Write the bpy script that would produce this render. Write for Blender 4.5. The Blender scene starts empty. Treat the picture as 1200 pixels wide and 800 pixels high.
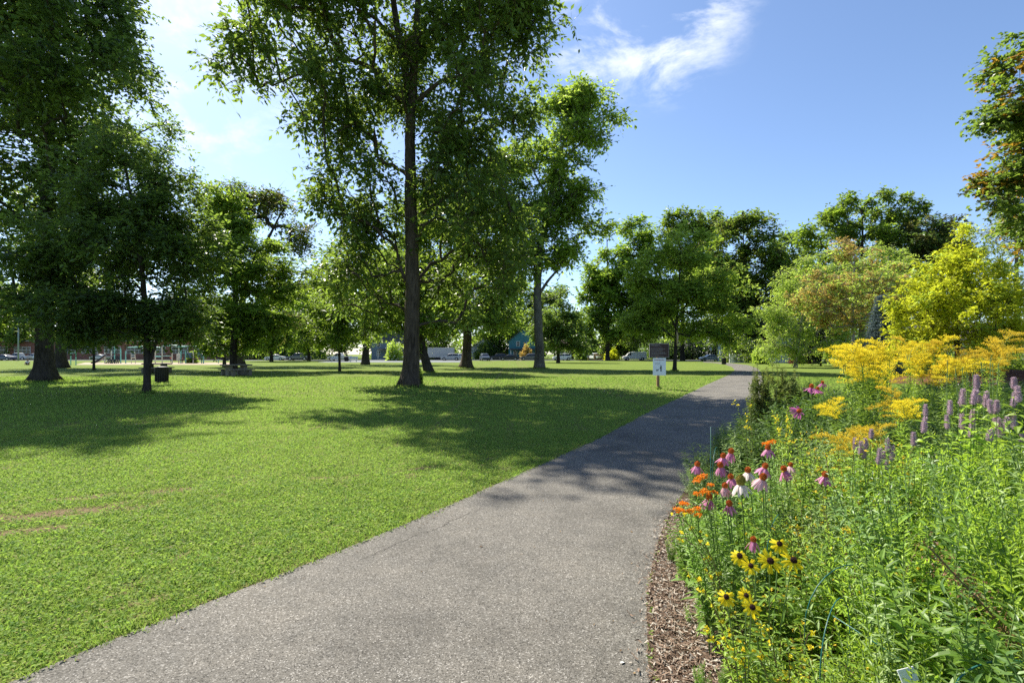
import bpy, math, random
import numpy as np
from mathutils import Vector
R = math.radians
rng = np.random.default_rng(7)
random.seed(7)
C = bpy.context.scene.collection
SC = bpy.context.scene
EYE, FPX, CX, HY = 1.5, 600.0, 600.0, 415.0      # eye height, focal length in photo pixels, optical axis, horizon

def gnd(px, py):
    D = EYE * FPX / (py - HY)
    return np.array([(px - CX) / FPX * D, D, 0.0])
def at(px, py, D):
    return np.array([(px - CX) / FPX * D, D, EYE - (py - HY) / FPX * D])

# ------------------------------------------------------------------ materials
def mat(name):
    m = bpy.data.materials.new(name); m.use_nodes = True
    nt = m.node_tree; nt.nodes.clear()
    out = nt.nodes.new('ShaderNodeOutputMaterial')
    return m, nt, out
def nd(nt, t, **kw):
    n = nt.nodes.new(t)
    for k, v in kw.items():
        if k in n.inputs: n.inputs[k].default_value = v
        else: setattr(n, k, v)
    return n
def ramp(nt, fac, stops):
    r = nt.nodes.new('ShaderNodeValToRGB'); cr = r.color_ramp
    while len(cr.elements) > 1: cr.elements.remove(cr.elements[-1])
    cr.elements[0].position = stops[0][0]; cr.elements[0].color = (*stops[0][1], 1)
    for p, c in stops[1:]:
        e = cr.elements.new(p); e.color = (*c, 1)
    nt.links.new(fac, r.inputs[0]); return r.outputs[0]
def pri(nt, out, rough=.7, spec=.3, metallic=0.0):
    p = nt.nodes.new('ShaderNodeBsdfPrincipled')
    p.inputs['Roughness'].default_value = rough
    p.inputs['Specular IOR Level'].default_value = spec
    p.inputs['Metallic'].default_value = metallic
    nt.links.new(p.outputs[0], out.inputs[0]); return p
def coords(nt, kind='Object', scale=(1, 1, 1)):
    tc = nt.nodes.new('ShaderNodeTexCoord'); mp = nt.nodes.new('ShaderNodeMapping')
    mp.inputs['Scale'].default_value = scale
    nt.links.new(tc.outputs[kind], mp.inputs[0]); return mp.outputs[0]
def noise(nt, vec, scale, detail=4, rough=.6):
    n = nd(nt, 'ShaderNodeTexNoise', Scale=scale, Detail=detail, Roughness=rough)
    nt.links.new(vec, n.inputs['Vector']); return n.outputs['Fac']
def bump(nt, p, h, strength=.5, dist=.02):
    b = nd(nt, 'ShaderNodeBump', Strength=strength, Distance=dist)
    nt.links.new(h, b.inputs['Height']); nt.links.new(b.outputs[0], p.inputs['Normal'])

def plain(name, col, rough=.6, spec=.3, metallic=0, var=.15, scale=6.0):
    """a solid colour with slight worn mottling"""
    m, nt, out = mat(name); p = pri(nt, out, rough, spec, metallic)
    f = noise(nt, coords(nt), scale, 5)
    c0 = tuple(c * (1 - var) for c in col); c1 = tuple(min(1, c * (1 + var)) for c in col)
    nt.links.new(ramp(nt, f, [(.3, c0), (.7, c1)]), p.inputs['Base Color'])
    return m

def leafmat(name, a, b, trans, tmix=.42, rough=.5, spec=.25, objvar=.25, tip=None):
    """leaf: each leaf its own tint between a and b, light also comes through it"""
    m, nt, out = mat(name)
    g = nt.nodes.new('ShaderNodeNewGeometry'); oi = nt.nodes.new('ShaderNodeObjectInfo')
    stops = [(0, a), (.85, b)]
    if tip: stops = [(0, a), (.62, b), (.8, tip), (1, tip)]
    col = ramp(nt, g.outputs['Random Per Island'], stops)
    hs = nd(nt, 'ShaderNodeHueSaturation'); nt.links.new(col, hs.inputs['Color'])
    mr = nd(nt, 'ShaderNodeMapRange'); mr.inputs['To Min'].default_value = 1 - objvar; mr.inputs['To Max'].default_value = 1 + objvar
    nt.links.new(oi.outputs['Random'], mr.inputs['Value']); nt.links.new(mr.outputs[0], hs.inputs['Value'])
    p = nt.nodes.new('ShaderNodeBsdfPrincipled')
    p.inputs['Roughness'].default_value = rough; p.inputs['Specular IOR Level'].default_value = spec
    nt.links.new(hs.outputs[0], p.inputs['Base Color'])
    t = nt.nodes.new('ShaderNodeBsdfTranslucent')
    mx = nd(nt, 'ShaderNodeMix', data_type='RGBA'); mx.inputs['Factor'].default_value = .65
    nt.links.new(hs.outputs[0], mx.inputs['A']); mx.inputs['B'].default_value = (*trans, 1)
    nt.links.new(mx.outputs['Result'], t.inputs[0])
    ms = nt.nodes.new('ShaderNodeMixShader'); ms.inputs[0].default_value = tmix
    nt.links.new(p.outputs[0], ms.inputs[1]); nt.links.new(t.outputs[0], ms.inputs[2])
    nt.links.new(ms.outputs[0], out.inputs[0]); return m

def barkmat(name, dark, light, scale=5):
    m, nt, out = mat(name); p = pri(nt, out, .9, .15)
    v = coords(nt, 'Object', (1, 1, .16))
    f = noise(nt, v, scale * 2.2, 8, .7); f2 = noise(nt, coords(nt), .7, 3)
    mx = nd(nt, 'ShaderNodeMath', operation='MULTIPLY_ADD'); mx.inputs[1].default_value = .7
    nt.links.new(f, mx.inputs[0])
    m2 = nd(nt, 'ShaderNodeMath', operation='MULTIPLY'); m2.inputs[1].default_value = .3
    nt.links.new(f2, m2.inputs[0]); nt.links.new(m2.outputs[0], mx.inputs[2])
    nt.links.new(ramp(nt, mx.outputs[0], [(.36, dark), (.62, light)]), p.inputs['Base Color'])
    bump(nt, p, f, .9, .06); return m

# ------------------------------------------------------------------ meshes
class MB:
    def __init__(s): s.V = []; s.Q = []; s.T = []; s.n = 0
    def add(s, V, Q=None, T=None):
        V = np.asarray(V, float).reshape(-1, 3)
        if Q is not None and len(Q): s.Q.append(np.asarray(Q, int).reshape(-1, 4) + s.n)
        if T is not None and len(T): s.T.append(np.asarray(T, int).reshape(-1, 3) + s.n)
        s.V.append(V); s.n += len(V); return s
    def box(s, c, d, rz=0.0, rx=0.0, ry=0.0):
        x, y, z = [k / 2 for k in d]
        V = np.array([[-x,-y,-z],[x,-y,-z],[x,y,-z],[-x,y,-z],[-x,-y,z],[x,-y,z],[x,y,z],[-x,y,z]])
        from mathutils import Euler
        M = np.array(Euler((rx, ry, rz)).to_matrix())
        return s.add(V @ M.T + np.array(c), [[3,2,1,0],[4,5,6,7],[0,1,5,4],[1,2,6,5],[2,3,7,6],[3,0,4,7]])
    def tube(s, P, r, n=8, cap=True):
        P = np.asarray(P, float); k = len(P); r = np.broadcast_to(np.asarray(r, float), (k,))
        t = np.gradient(P, axis=0); t /= np.linalg.norm(t, axis=1)[:, None] + 1e-12
        mt = t.mean(0); ref = np.array([1., 0, 0]) if abs(mt[0]) < .6 * np.linalg.norm(mt) + 1e-9 else np.array([0, 1., 0])
        if abs(mt[2]) < .3 * np.linalg.norm(mt): ref = np.array([0, 0, 1.])
        u = np.cross(t, ref); u /= np.linalg.norm(u, axis=1)[:, None] + 1e-12
        v = np.cross(t, u); a = np.arange(n) * 2 * math.pi / n
        V = P[:, None] + r[:, None, None] * (np.cos(a)[None, :, None] * u[:, None] + np.sin(a)[None, :, None] * v[:, None])
        i = np.arange(k - 1)[:, None] * n; j = np.arange(n)[None]; j2 = (j + 1) % n
        Q = np.stack([i + j, i + n + j, i + n + j2, i + j2], -1).reshape(-1, 4)
        V = V.reshape(-1, 3); T = None
        if cap:
            V = np.vstack([V, P[:1], P[-1:]]); jj = np.arange(n); b = k * n
            T = np.vstack([np.stack([np.full(n, b), jj, (jj + 1) % n], 1), np.stack([np.full(n, b + 1), (k - 1) * n + (jj + 1) % n, (k - 1) * n + jj], 1)])
        return s.add(V, Q, T)
    def cyl(s, c, r, h, n=16, r2=None):
        c = np.array(c, float); return s.tube([c, c + [0, 0, h]], [r, r if r2 is None else r2], n)
    def lathe(s, prof, n=16, c=(0, 0, 0)):
        return s.tube([[c[0], c[1], c[2] + z] for r_, z in prof], [r_ for r_, z in prof], n)
    def ball(s, c, r, n=8, m=5):
        c = np.array(c, float); r = np.broadcast_to(np.asarray(r, float), (3,))
        th = np.linspace(0.02, math.pi - .02, m + 1); ph = np.arange(n) * 2 * math.pi / n
        V = np.stack([np.sin(th)[:, None] * np.cos(ph), np.sin(th)[:, None] * np.sin(ph), np.repeat(-np.cos(th)[:, None], n, 1)], -1) * r + c
        i = np.arange(m)[:, None] * n; j = np.arange(n)[None]; j2 = (j + 1) % n
        return s.add(V.reshape(-1, 3), np.stack([i + j, i + j2, i + n + j2, i + n + j], -1).reshape(-1, 4))
    def leaf4(s, c, ax, nm, L, W, fold=.25):
        """diamond leaves, folded along the midrib"""
        sd = np.cross(ax, nm); sd /= np.linalg.norm(sd, axis=1)[:, None] + 1e-9
        up = np.cross(sd, ax); up /= np.linalg.norm(up, axis=1)[:, None] + 1e-9
        L = L[:, None]; W = W[:, None]
        V = np.stack([c, c + ax * L * .45 + sd * W * .5 + up * W * fold, c + ax * L, c + ax * L * .45 - sd * W * .5 + up * W * fold], 1)
        i = np.arange(len(c))[:, None] * 4
        return s.add(V.reshape(-1, 3), i + np.arange(4)[None])
    def leaf8(s, c, ax, nm, L, W, fold=.2, droop=.3):
        """pointed leaves with a fold and a bend along their length"""
        sd = np.cross(ax, nm); sd /= np.linalg.norm(sd, axis=1)[:, None] + 1e-9
        up = np.cross(sd, ax); up /= np.linalg.norm(up, axis=1)[:, None] + 1e-9
        L = L[:, None]; W = W[:, None]
        def P(t, w): return c + ax * L * t + sd * W * w + up * (np.abs(w) * W * fold * 2 - droop * L * t * t)
        V = np.stack([P(0, 0), P(.3, .42), P(.3, 0), P(.3, -.42), P(.66, .36), P(.68, 0), P(.66, -.36), P(1, 0)], 1)
        i = np.arange(len(c))[:, None] * 8
        Q = np.concatenate([i + np.array([[2, 1, 4, 5]]), i + np.array([[3, 2, 5, 6]])])
        T = np.concatenate([i + np.array([t]) for t in ([0, 1, 2], [0, 2, 3], [5, 4, 7], [6, 5, 7])])
        return s.add(V.reshape(-1, 3), Q, T)
    def mesh(s, name, smooth=False):
        V = np.concatenate(s.V).astype(np.float32)
        Q = np.concatenate(s.Q) if s.Q else np.zeros((0, 4), int)
        T = np.concatenate(s.T) if s.T else np.zeros((0, 3), int)
        me = bpy.data.meshes.new(name)
        me.vertices.add(len(V)); me.vertices.foreach_set('co', V.ravel())
        li = np.concatenate([Q.ravel(), T.ravel()]).astype(np.int32)
        me.loops.add(len(li)); me.loops.foreach_set('vertex_index', li)
        tot = np.concatenate([np.full(len(Q), 4), np.full(len(T), 3)]).astype(np.int32)
        st = np.concatenate([[0], np.cumsum(tot)[:-1]]).astype(np.int32)
        me.polygons.add(len(tot)); me.polygons.foreach_set('loop_start', st); me.polygons.foreach_set('loop_total', tot)
        me.polygons.foreach_set('use_smooth', np.full(len(tot), smooth, bool))
        me.update(calc_edges=True); me.validate(); return me

def obj(name, mb, m, parent=None, smooth=False, bevel=0, loc=None):
    me = mb.mesh(name, smooth) if isinstance(mb, MB) else mb
    o = bpy.data.objects.new(name, me); C.objects.link(o)
    if m is not None and not me.materials: me.materials.append(m)
    if parent: o.parent = parent
    if loc is not None: o.location = loc
    if bevel:
        b = o.modifiers.new('edge', 'BEVEL'); b.width = bevel; b.segments = 2; b.limit_method = 'ANGLE'
    return o
def tag(o, label, cat, group=None):
    o['label'] = label; o['category'] = cat
    if group: o['group'] = group
    return o
def thing(name, label, cat, loc=(0, 0, 0), rz=0.0, group=None):
    o = bpy.data.objects.new(name, None); C.objects.link(o); o.empty_display_size = .2
    o.location = [float(v) for v in loc]; o.rotation_euler = (0, 0, rz); return tag(o, label, cat, group)
def struct(name, mb, m, smooth=False):
    o = obj(name, mb, m, smooth=smooth); o['kind'] = 'structure'; return o
def dup(root, loc, rz=0.0, sc=1.0, label=None, group=None):
    r = root.copy(); C.objects.link(r); r.location = [float(v) for v in loc]
    r.rotation_euler = (0, 0, rz); r.scale = (sc, sc, sc) if np.isscalar(sc) else sc
    if label: r['label'] = label
    if group: r['group'] = group
    for ch in list(root.children):
        c = ch.copy(); C.objects.link(c); c.parent = r
        for g in list(ch.children):
            d = g.copy(); C.objects.link(d); d.parent = c
    return r
def unit(v): return v / (np.linalg.norm(v, axis=-1, keepdims=True) + 1e-12)
def rnd3(n): return unit(rng.normal(size=(n, 3)))

# ------------------------------------------------------------------ render set-up, camera, sky, sun
SUN_AZ, SUN_EL = R(40), R(48)        # left of the view direction, above the horizon
cd = bpy.data.cameras.new('camera'); cam = bpy.data.objects.new('camera', cd); C.objects.link(cam)
cam.location = (0, 0, EYE); cam.rotation_euler = (R(90), 0, 0)
cd.sensor_width = 36; cd.lens = 18; cd.shift_y = (HY - 400) / 1200; cd.clip_start = .05; cd.clip_end = 6000
SC.camera = cam
SC.render.engine = 'CYCLES'
SC.view_settings.view_transform = 'Standard'; SC.view_settings.look = 'None'
SC.view_settings.gamma = 1; SC.view_settings.exposure = EXPOSURE = 1.37
cy = SC.cycles; cy.max_bounces = 7; cy.diffuse_bounces = 3; cy.glossy_bounces = 2; cy.transmission_bounces = 4
cy.transparent_max_bounces = 4; cy.caustics_reflective = cy.caustics_refractive = False
cy.use_denoising = False; cy.use_adaptive_sampling = True; cy.adaptive_threshold = .008; cy.sample_clamp_indirect = 6

w = bpy.data.worlds.new('World'); SC.world = w; w.use_nodes = True
nt = w.node_tree; nt.nodes.clear()
wo = nt.nodes.new('ShaderNodeOutputWorld'); bg = nd(nt, 'ShaderNodeBackground'); bg.inputs['Strength'].default_value = .086
sky = nt.nodes.new('ShaderNodeTexSky'); sky.sky_type = 'NISHITA'; sky.sun_disc = False
sky.sun_elevation = SUN_EL; sky.sun_rotation = -SUN_AZ; sky.altitude = 100
sky.air_density = .85; sky.dust_density = .6; sky.ozone_density = 3.5
# thin fair-weather clouds, far beyond everything (part of the sky's light)
tc = nt.nodes.new('ShaderNodeTexCoord')
mp = nd(nt, 'ShaderNodeMapping'); mp.inputs['Rotation'].default_value = (0, R(24), R(10)); mp.inputs['Scale'].default_value = (2.2, 3.2, 4.6)
va = nd(nt, 'ShaderNodeVectorMath', operation='ADD'); va.inputs[1].default_value = (.065, 0, -.03); nt.links.new(tc.outputs['Generated'], va.inputs[0]); nt.links.new(va.outputs[0], mp.inputs[0])
n1 = nd(nt, 'ShaderNodeTexNoise', Scale=2.6, Detail=9, Roughness=.62, Distortion=.35); nt.links.new(mp.outputs[0], n1.inputs['Vector'])
def cone(d, c0, c1):
    dv = nd(nt, 'ShaderNodeVectorMath', operation='DOT_PRODUCT'); d = np.array(d, float); d /= np.linalg.norm(d)
    dv.inputs[1].default_value = d; nt.links.new(tc.outputs['Generated'], dv.inputs[0])
    mr = nd(nt, 'ShaderNodeMapRange', interpolation_type='SMOOTHSTEP'); mr.inputs['From Min'].default_value = c0; mr.inputs['From Max'].default_value = c1
    nt.links.new(dv.outputs['Value'], mr.inputs['Value']); return mr.outputs[0]
def mth(op, a, b):
    n = nd(nt, 'ShaderNodeMath', operation=op); n.use_clamp = op == 'MULTIPLY'
    for i, x in enumerate((a, b)):
        if isinstance(x, (int, float)): n.inputs[i].default_value = x
        else: nt.links.new(x, n.inputs[i])
    return n.outputs[0]
k1 = mth('MAXIMUM', cone((.29, 1, .68), .986, .9985), cone((.14, 1, .66), .991, .9992))
k2 = mth('MULTIPLY', cone((-.72, 1, .68), .955, .998), .75)
k3 = mth('MAXIMUM', k1, k2)
cm = nd(nt, 'ShaderNodeMapRange', interpolation_type='SMOOTHSTEP'); cm.inputs['From Min'].default_value = .47; cm.inputs['From Max'].default_value = .68
nt.links.new(n1.outputs['Fac'], cm.inputs['Value'])
cf = mth('MULTIPLY', mth('MULTIPLY', cm.outputs[0], k3), .68)
mx = nd(nt, 'ShaderNodeMix', data_type='RGBA'); nt.links.new(cf, mx.inputs['Factor'])
nt.links.new(sky.outputs[0], mx.inputs['A']); mx.inputs['B'].default_value = (6.6, 6.7, 7.0, 1)
nt.links.new(mx.outputs['Result'], bg.inputs[0]); nt.links.new(bg.outputs[0], wo.inputs[0])

sl = bpy.data.lights.new('sun', 'SUN'); sl.energy = 4.3; sl.angle = R(.53); sl.color = (1, .94, .82)
so = bpy.data.objects.new('sun', sl); C.objects.link(so)
sdir = Vector((-math.sin(SUN_AZ) * math.cos(SUN_EL), math.cos(SUN_AZ) * math.cos(SUN_EL), math.sin(SUN_EL)))
so.rotation_euler = sdir.to_track_quat('Z', 'Y').to_euler(); so.location = (-20, 30, 60)
# ------------------------------------------------------------------ ground
def resample(P, step):
    P = np.asarray(P, float); d = np.r_[0, np.cumsum(np.linalg.norm(np.diff(P, axis=0), axis=1))]
    n = max(2, int(d[-1] / step)); t = np.linspace(0, d[-1], n)
    return np.stack([np.interp(t, d, P[:, i]) for i in range(P.shape[1])], 1)
def smooth(P, k=3):
    P = np.asarray(P, float).copy()
    for _ in range(k): P[1:-1] = (P[:-2] + 2 * P[1:-1] + P[2:]) / 4
    return P

left_px = [(20,795),(110,757),(220,716),(320,680),(420,638),(520,596),(620,551),(700,515),(760,483),(800,464),(830,450),(856,438.5),(861,433.5),(858,430),(850,427.2),(838,425.4),(824,424.4)]
right_px = [(768,800),(764,740),(763,700),(770,655),(788,603),(825,550),(866,508),(889,480),(893,460),(894,446),(892,437),(888,431.5),(876,427.6),(858,425.6),(842,424.4),(826,423.6)]
Lg = np.array([[-4.6,-4],[-3.4,-1],[-2.75,1.2]] + [list(gnd(*p)[:2]) for p in left_px])
Rg = np.array([[-1.2,-4],[.1,-1],[.5,1.4]] + [list(gnd(*p)[:2]) for p in right_px])
Lg = smooth(resample(Lg, .25), 6); Rg = smooth(resample(Rg, .25), 6)
def wob(P, amp):
    n = len(P); q = np.cumsum(rng.normal(size=n)) ; q -= np.convolve(q, np.ones(15) / 15, 'same'); q = q / (np.abs(q).max() + 1e-9)
    P = P.copy(); P[:, 0] += q * amp; return P
Lg2, Rg2 = wob(Lg, .13), wob(Rg, .09)
n = 420
def par(P, n):
    d = np.r_[0, np.cumsum(np.linalg.norm(np.diff(P, axis=0), axis=1))]; t = np.linspace(0, 1, n) ** 1.7 * d[-1]
    return np.stack([np.interp(t, d, P[:, i]) for i in range(2)], 1)
A, B = par(Lg2, n), par(Rg2, n)
def path_x(y, P): return np.interp(y, P[:, 1], P[:, 0])

# asphalt footpath
m_path, nt, out = mat('worn_asphalt'); p = pri(nt, out, .85, .25)
v = coords(nt)
vo = nd(nt, 'ShaderNodeTexVoronoi', Scale=165); nt.links.new(v, vo.inputs['Vector'])
vc = nd(nt, 'ShaderNodeSeparateColor'); nt.links.new(vo.outputs['Color'], vc.inputs[0])
big = noise(nt, v, .8, 5, .6); fine = noise(nt, v, 60, 3, .8)
st = ramp(nt, vc.outputs[0], [(0, (.035, .032, .027)), (.25, (.115, .107, .092)), (.7, (.155, .145, .126)), (.9, (.195, .184, .162)), (1, (.37, .355, .325))])
mx = nd(nt, 'ShaderNodeMix', data_type='RGBA', blend_type='MULTIPLY'); mx.inputs['Factor'].default_value = 1
nt.links.new(st, mx.inputs['A']); nt.links.new(ramp(nt, big, [(.28, (.66, .65, .64)), (.5, (1, .99, .98)), (.72, (1.2, 1.17, 1.13))]), mx.inputs['B'])
md = nd(nt, 'ShaderNodeMix', data_type='RGBA', blend_type='MULTIPLY'); md.inputs['Factor'].default_value = 1
nt.links.new(mx.outputs['Result'], md.inputs['A']); nt.links.new(ramp(nt, noise(nt, v, 5, 6, .75), [(.28, (.76, .77, .78)), (.5, (.95, .95, .95)), (.75, (1.08, 1.07, 1.06))]), md.inputs['B'])
nt.links.new(md.outputs['Result'], p.inputs['Base Color']); 
bump(nt, p, vo.outputs['Distance'], .55, .006)
mb = MB(); V = np.concatenate([np.c_[A, np.full(n, .012)], np.c_[B, np.full(n, .012)], np.c_[A, np.full(n, -.05)], np.c_[B, np.full(n, -.05)]]); i = np.arange(n - 1)
mb.add(V, np.concatenate([np.stack([i, i + n, i + n + 1, i + 1], 1), np.stack([i + 2 * n, i, i + 1, i + 2 * n + 1], 1), np.stack([i + n, i + 3 * n, i + 3 * n + 1, i + n + 1], 1)]))
struct('path', mb, m_path)
# hairline crack along the lawn side
yc = np.linspace(3.6, 5.1, 130); xc = path_x(yc, Lg) + .26 + np.cumsum(rng.normal(size=130)) * .007; wc = .0022 * (.5 + rng.uniform(size=130)) * np.clip(np.minimum(yc - 3.6, 5.1 - yc) * 3, .1, 1)
mb = MB(); i = np.arange(129); mb.add(np.concatenate([np.c_[xc - wc, yc, np.full(130, .0165)], np.c_[xc + wc, yc, np.full(130, .0165)]]), np.stack([i, i + 130, i + 131, i + 1], 1)); struct('path_crack', mb, plain('crack_dark', (.055, .05, .045), .95, .1))

# lawn: one sheet to the horizon
PATCH = [(95, 598, .5, .14, .4), (150, 588, .3, .10, .4), (55, 602, .9, .17, .36), (30, 622, .5, .1, .3), (200, 575, .3, .14, .25), (115, 582, .5, .12, .3), (500, 548, .3, .07, .5), (375, 560, .35, .05, -.2)]
PATCHES = [(*gnd(px, py)[:2], a, b, r) for px, py, a, b, r in PATCH]
_ph = np.random.default_rng(5).uniform(0, 6.28, (14, 3))
def bare(X, Y):
    """thin soil patches with ragged, broken edges"""
    nz = sum(np.sin((X * math.cos(a) + Y * math.sin(a)) * (4 + 4.1 * i) + b) / (1 + .10 * i) for i, (a, b, c) in enumerate(_ph)) / 4.0
    f = np.zeros_like(X)
    for cx, cy_, a, b, r in PATCHES:
        dx, dy = X - cx, Y - cy_; u = dx * math.cos(r) + dy * math.sin(r); q = -dx * math.sin(r) + dy * math.cos(r)
        f = np.maximum(f, np.clip(1.25 - ((u / a) ** 2 + (q / b) ** 2) * .8 + nz * 1.0, 0, 1) * np.exp(-((u / a) ** 2 + (q / b) ** 2) * .3))
    nz2 = sum(np.sin((X * math.cos(b) + Y * math.sin(b)) * (2.5 + 3.7 * i) + a) / (1 + .06 * i) for i, (a, b, c) in enumerate(_ph)) / 4.0
    f = np.maximum(f, np.clip(nz2 * 1.5 - .95, 0, .75))
    d = path_x(Y, Lg2) - X; e_ = np.exp(-np.abs(d) / .09) * (nz * .9 + .75) * (Y > 1.2) * (Y < 30)
    return np.clip(np.maximum(f, e_), 0, 1)
m_lawn, nt, out = mat('lawn_turf'); p = pri(nt, out, .95, .05)
v = coords(nt)
f1 = noise(nt, v, .35, 6, .65); f2 = noise(nt, v, 9, 6, .75); f3 = noise(nt, v, 45, 4, .8)
c = ramp(nt, f2, [(.3, (.06, .085, .022)), (.52, (.145, .205, .045)), (.72, (.21, .265, .075))])
mx = nd(nt, 'ShaderNodeMix', data_type='RGBA', blend_type='MULTIPLY'); mx.inputs['Factor'].default_value = 1
nt.links.new(c, mx.inputs['A']); nt.links.new(ramp(nt, f1, [(.3, (.8, .85, .8)), (.7, (1.25, 1.15, 1.1))]), mx.inputs['B'])
mx2 = nd(nt, 'ShaderNodeMix', data_type='RGBA', blend_type='MULTIPLY'); mx2.inputs['Factor'].default_value = 1
nt.links.new(mx.outputs['Result'], mx2.inputs['A']); nt.links.new(ramp(nt, f3, [(.3, (.55, .6, .5)), (.7, (1.3, 1.25, 1.2))]), mx2.inputs['B'])
# worn bare soil where the turf is thin
at_ = nd(nt, 'ShaderNodeAttribute', attribute_name='bare_soil')
so_ = ramp(nt, noise(nt, v, 26, 6, .75), [(.3, (.075, .048, .03)), (.5, (.19, .135, .08)), (.75, (.32, .265, .15))])
mx3 = nd(nt, 'ShaderNodeMix', data_type='RGBA'); nt.links.new(at_.outputs['Fac'], mx3.inputs['Factor'])
nt.links.new(mx2.outputs['Result'], mx3.inputs['A']); nt.links.new(so_, mx3.inputs['B'])
nt.links.new(mx3.outputs['Result'], p.inputs['Base Color']); bump(nt, p, f3, .8, .03)
def grid(xs, ys):
    X, Y = np.meshgrid(xs, ys); nx, ny = len(xs), len(ys)
    V = np.stack([X, Y, np.zeros_like(X)], -1).reshape(-1, 3)
    i = (np.arange(ny - 1)[:, None] * nx + np.arange(nx - 1)[None]).ravel()
    return V, np.stack([i, i + 1, i + nx + 1, i + nx], 1)
xs = np.r_[-2500, -600, -200, -80, -40, np.arange(-14, 4.01, .08), 10, 40, 80, 200, 600, 2500]
ys = np.r_[-600, -100, -10, np.arange(1.5, 9.01, .08), 14, 30, 80, 200, 600, 3000]
V, Q = grid(xs, ys); mb = MB().add(V, Q)
lawn = struct('lawn', mb, m_lawn)
a_ = lawn.data.attributes.new('bare_soil', 'FLOAT', 'POINT'); a_.data.foreach_set('value', bare(V[:, 0], V[:, 1]).astype(np.float32))

# grass blades and clover standing on the lawn
def inpath(X, Y, pad=.0):
    return (X > path_x(Y, Lg2) + pad) & (X < path_x(Y, Rg2) - pad)
BED_FAR = 9.0
def bed_left(Y): return path_x(Y, Rg2)
def inbed(X, Y): return (Y < BED_FAR) & (X > bed_left(Y) - .02)
gb = MB(); gc = MB()
def scatter(d0, d1, dens):
    area = (d1 - d0) * (1.15 * (d0 + d1) + 5); k = int(area * dens)
    Y = rng.uniform(d0, d1, k); X = rng.uniform(-1, 1, k) * (1.15 * d1 + 2.5); q = np.abs(X) < 1.15 * Y + 2.5; X, Y = X[q], Y[q]; k = len(X)
    keep = ~inpath(X, Y, .03) & ~inbed(X, Y)
    clump = np.sin(X * 2.1 + 1.3 * np.sin(Y * 1.7)) * np.sin(Y * 2.7 + X) * .25 + np.sin(X * 9.3 + 2 * np.sin(Y * 6)) * np.sin(Y * 11 + 1.7 * np.sin(X * 5)) * .3 + .5
    keep &= rng.uniform(size=k) > bare(X, Y) * .9
    keep &= rng.uniform(size=k) < .42 + .6 * clump
    return X[keep], Y[keep]
for d0, d1, dens, ln, wd in [(1.8, 3.6, 11500, .036, .0038), (3.6, 6, 7000, .038, .0048), (6, 10, 2600, .042, .008), (10, 18, 700, .052, .016), (18, 34, 130, .07, .035)]:
    X, Y = scatter(d0, d1, dens); k = len(X)
    az = rng.uniform(0, 2 * math.pi, k); tilt = rng.uniform(.15, 1.15, k)
    ax = np.stack([np.cos(az) * np.sin(tilt), np.sin(az) * np.sin(tilt), np.cos(tilt)], 1)
    gb.leaf4(np.stack([X, Y, np.full(k, -.004)], 1), ax, rnd3(k), ln * rng.uniform(.5, 1.35, k), wd * rng.uniform(.7, 1.5, k), .15)
    if d0 < 10:                                   # clover and plantain leaflets lying flatter
        X, Y = scatter(d0, d1, dens * .5); k = len(X)
        az = rng.uniform(0, 2 * math.pi, k); tilt = rng.uniform(1.0, 1.6, k)
        ax = np.stack([np.cos(az) * np.sin(tilt), np.sin(az) * np.sin(tilt), np.cos(tilt)], 1)
        nm = unit(np.array([0, 0, 1.]) + .5 * rng.normal(size=(k, 3)))
        gb.leaf4(np.stack([X, Y, rng.uniform(.008, .035, k)], 1), ax, nm, .019 * rng.uniform(.6, 1.4, k) * (1 + d0 / 12), .012 * rng.uniform(.7, 1.3, k) * (1 + d0 / 12), .1)
# plantain rosettes and coarse weeds in the turf, and bleached clippings lying on it
for _ in range(230):
    y_ = math.sqrt(rng.uniform(2.2 ** 2, 10 ** 2)); x_ = rng.uniform(-1.05, .9) * y_
    if x_ > path_x(np.array([y_]), Lg2)[0] - .05: continue
    k = int(rng.integers(6, 14)); az = rng.uniform(0, 6.28, k); el = rng.uniform(.05, .6, k)
    ax = np.stack([np.cos(az) * np.cos(el), np.sin(az) * np.cos(el), np.sin(el)], 1)
    gb.leaf8(np.tile([x_, y_, .006], (k, 1)), ax, unit(np.array([0, 0, 1.]) + .2 * rng.normal(size=(k, 3))), rng.uniform(.03, .075, k), rng.uniform(.012, .026, k), .15, .3)
k = 2600; Y = np.sqrt(rng.uniform(2 ** 2, 9 ** 2, k)); X = rng.uniform(-1.1, 1, k) * Y; q_ = X < path_x(Y, Lg2) - .03; X, Y = X[q_], Y[q_]; k = len(X); az = rng.uniform(0, 6.28, k)
gc.leaf4(np.stack([X, Y, rng.uniform(.012, .04, k)], 1), np.stack([np.cos(az), np.sin(az), rng.normal(size=k) * .15], 1), unit(np.array([0, 0, 1.]) + .3 * rng.normal(size=(k, 3))), rng.uniform(.02, .06, k), rng.uniform(.002, .005, k), .1)
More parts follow.
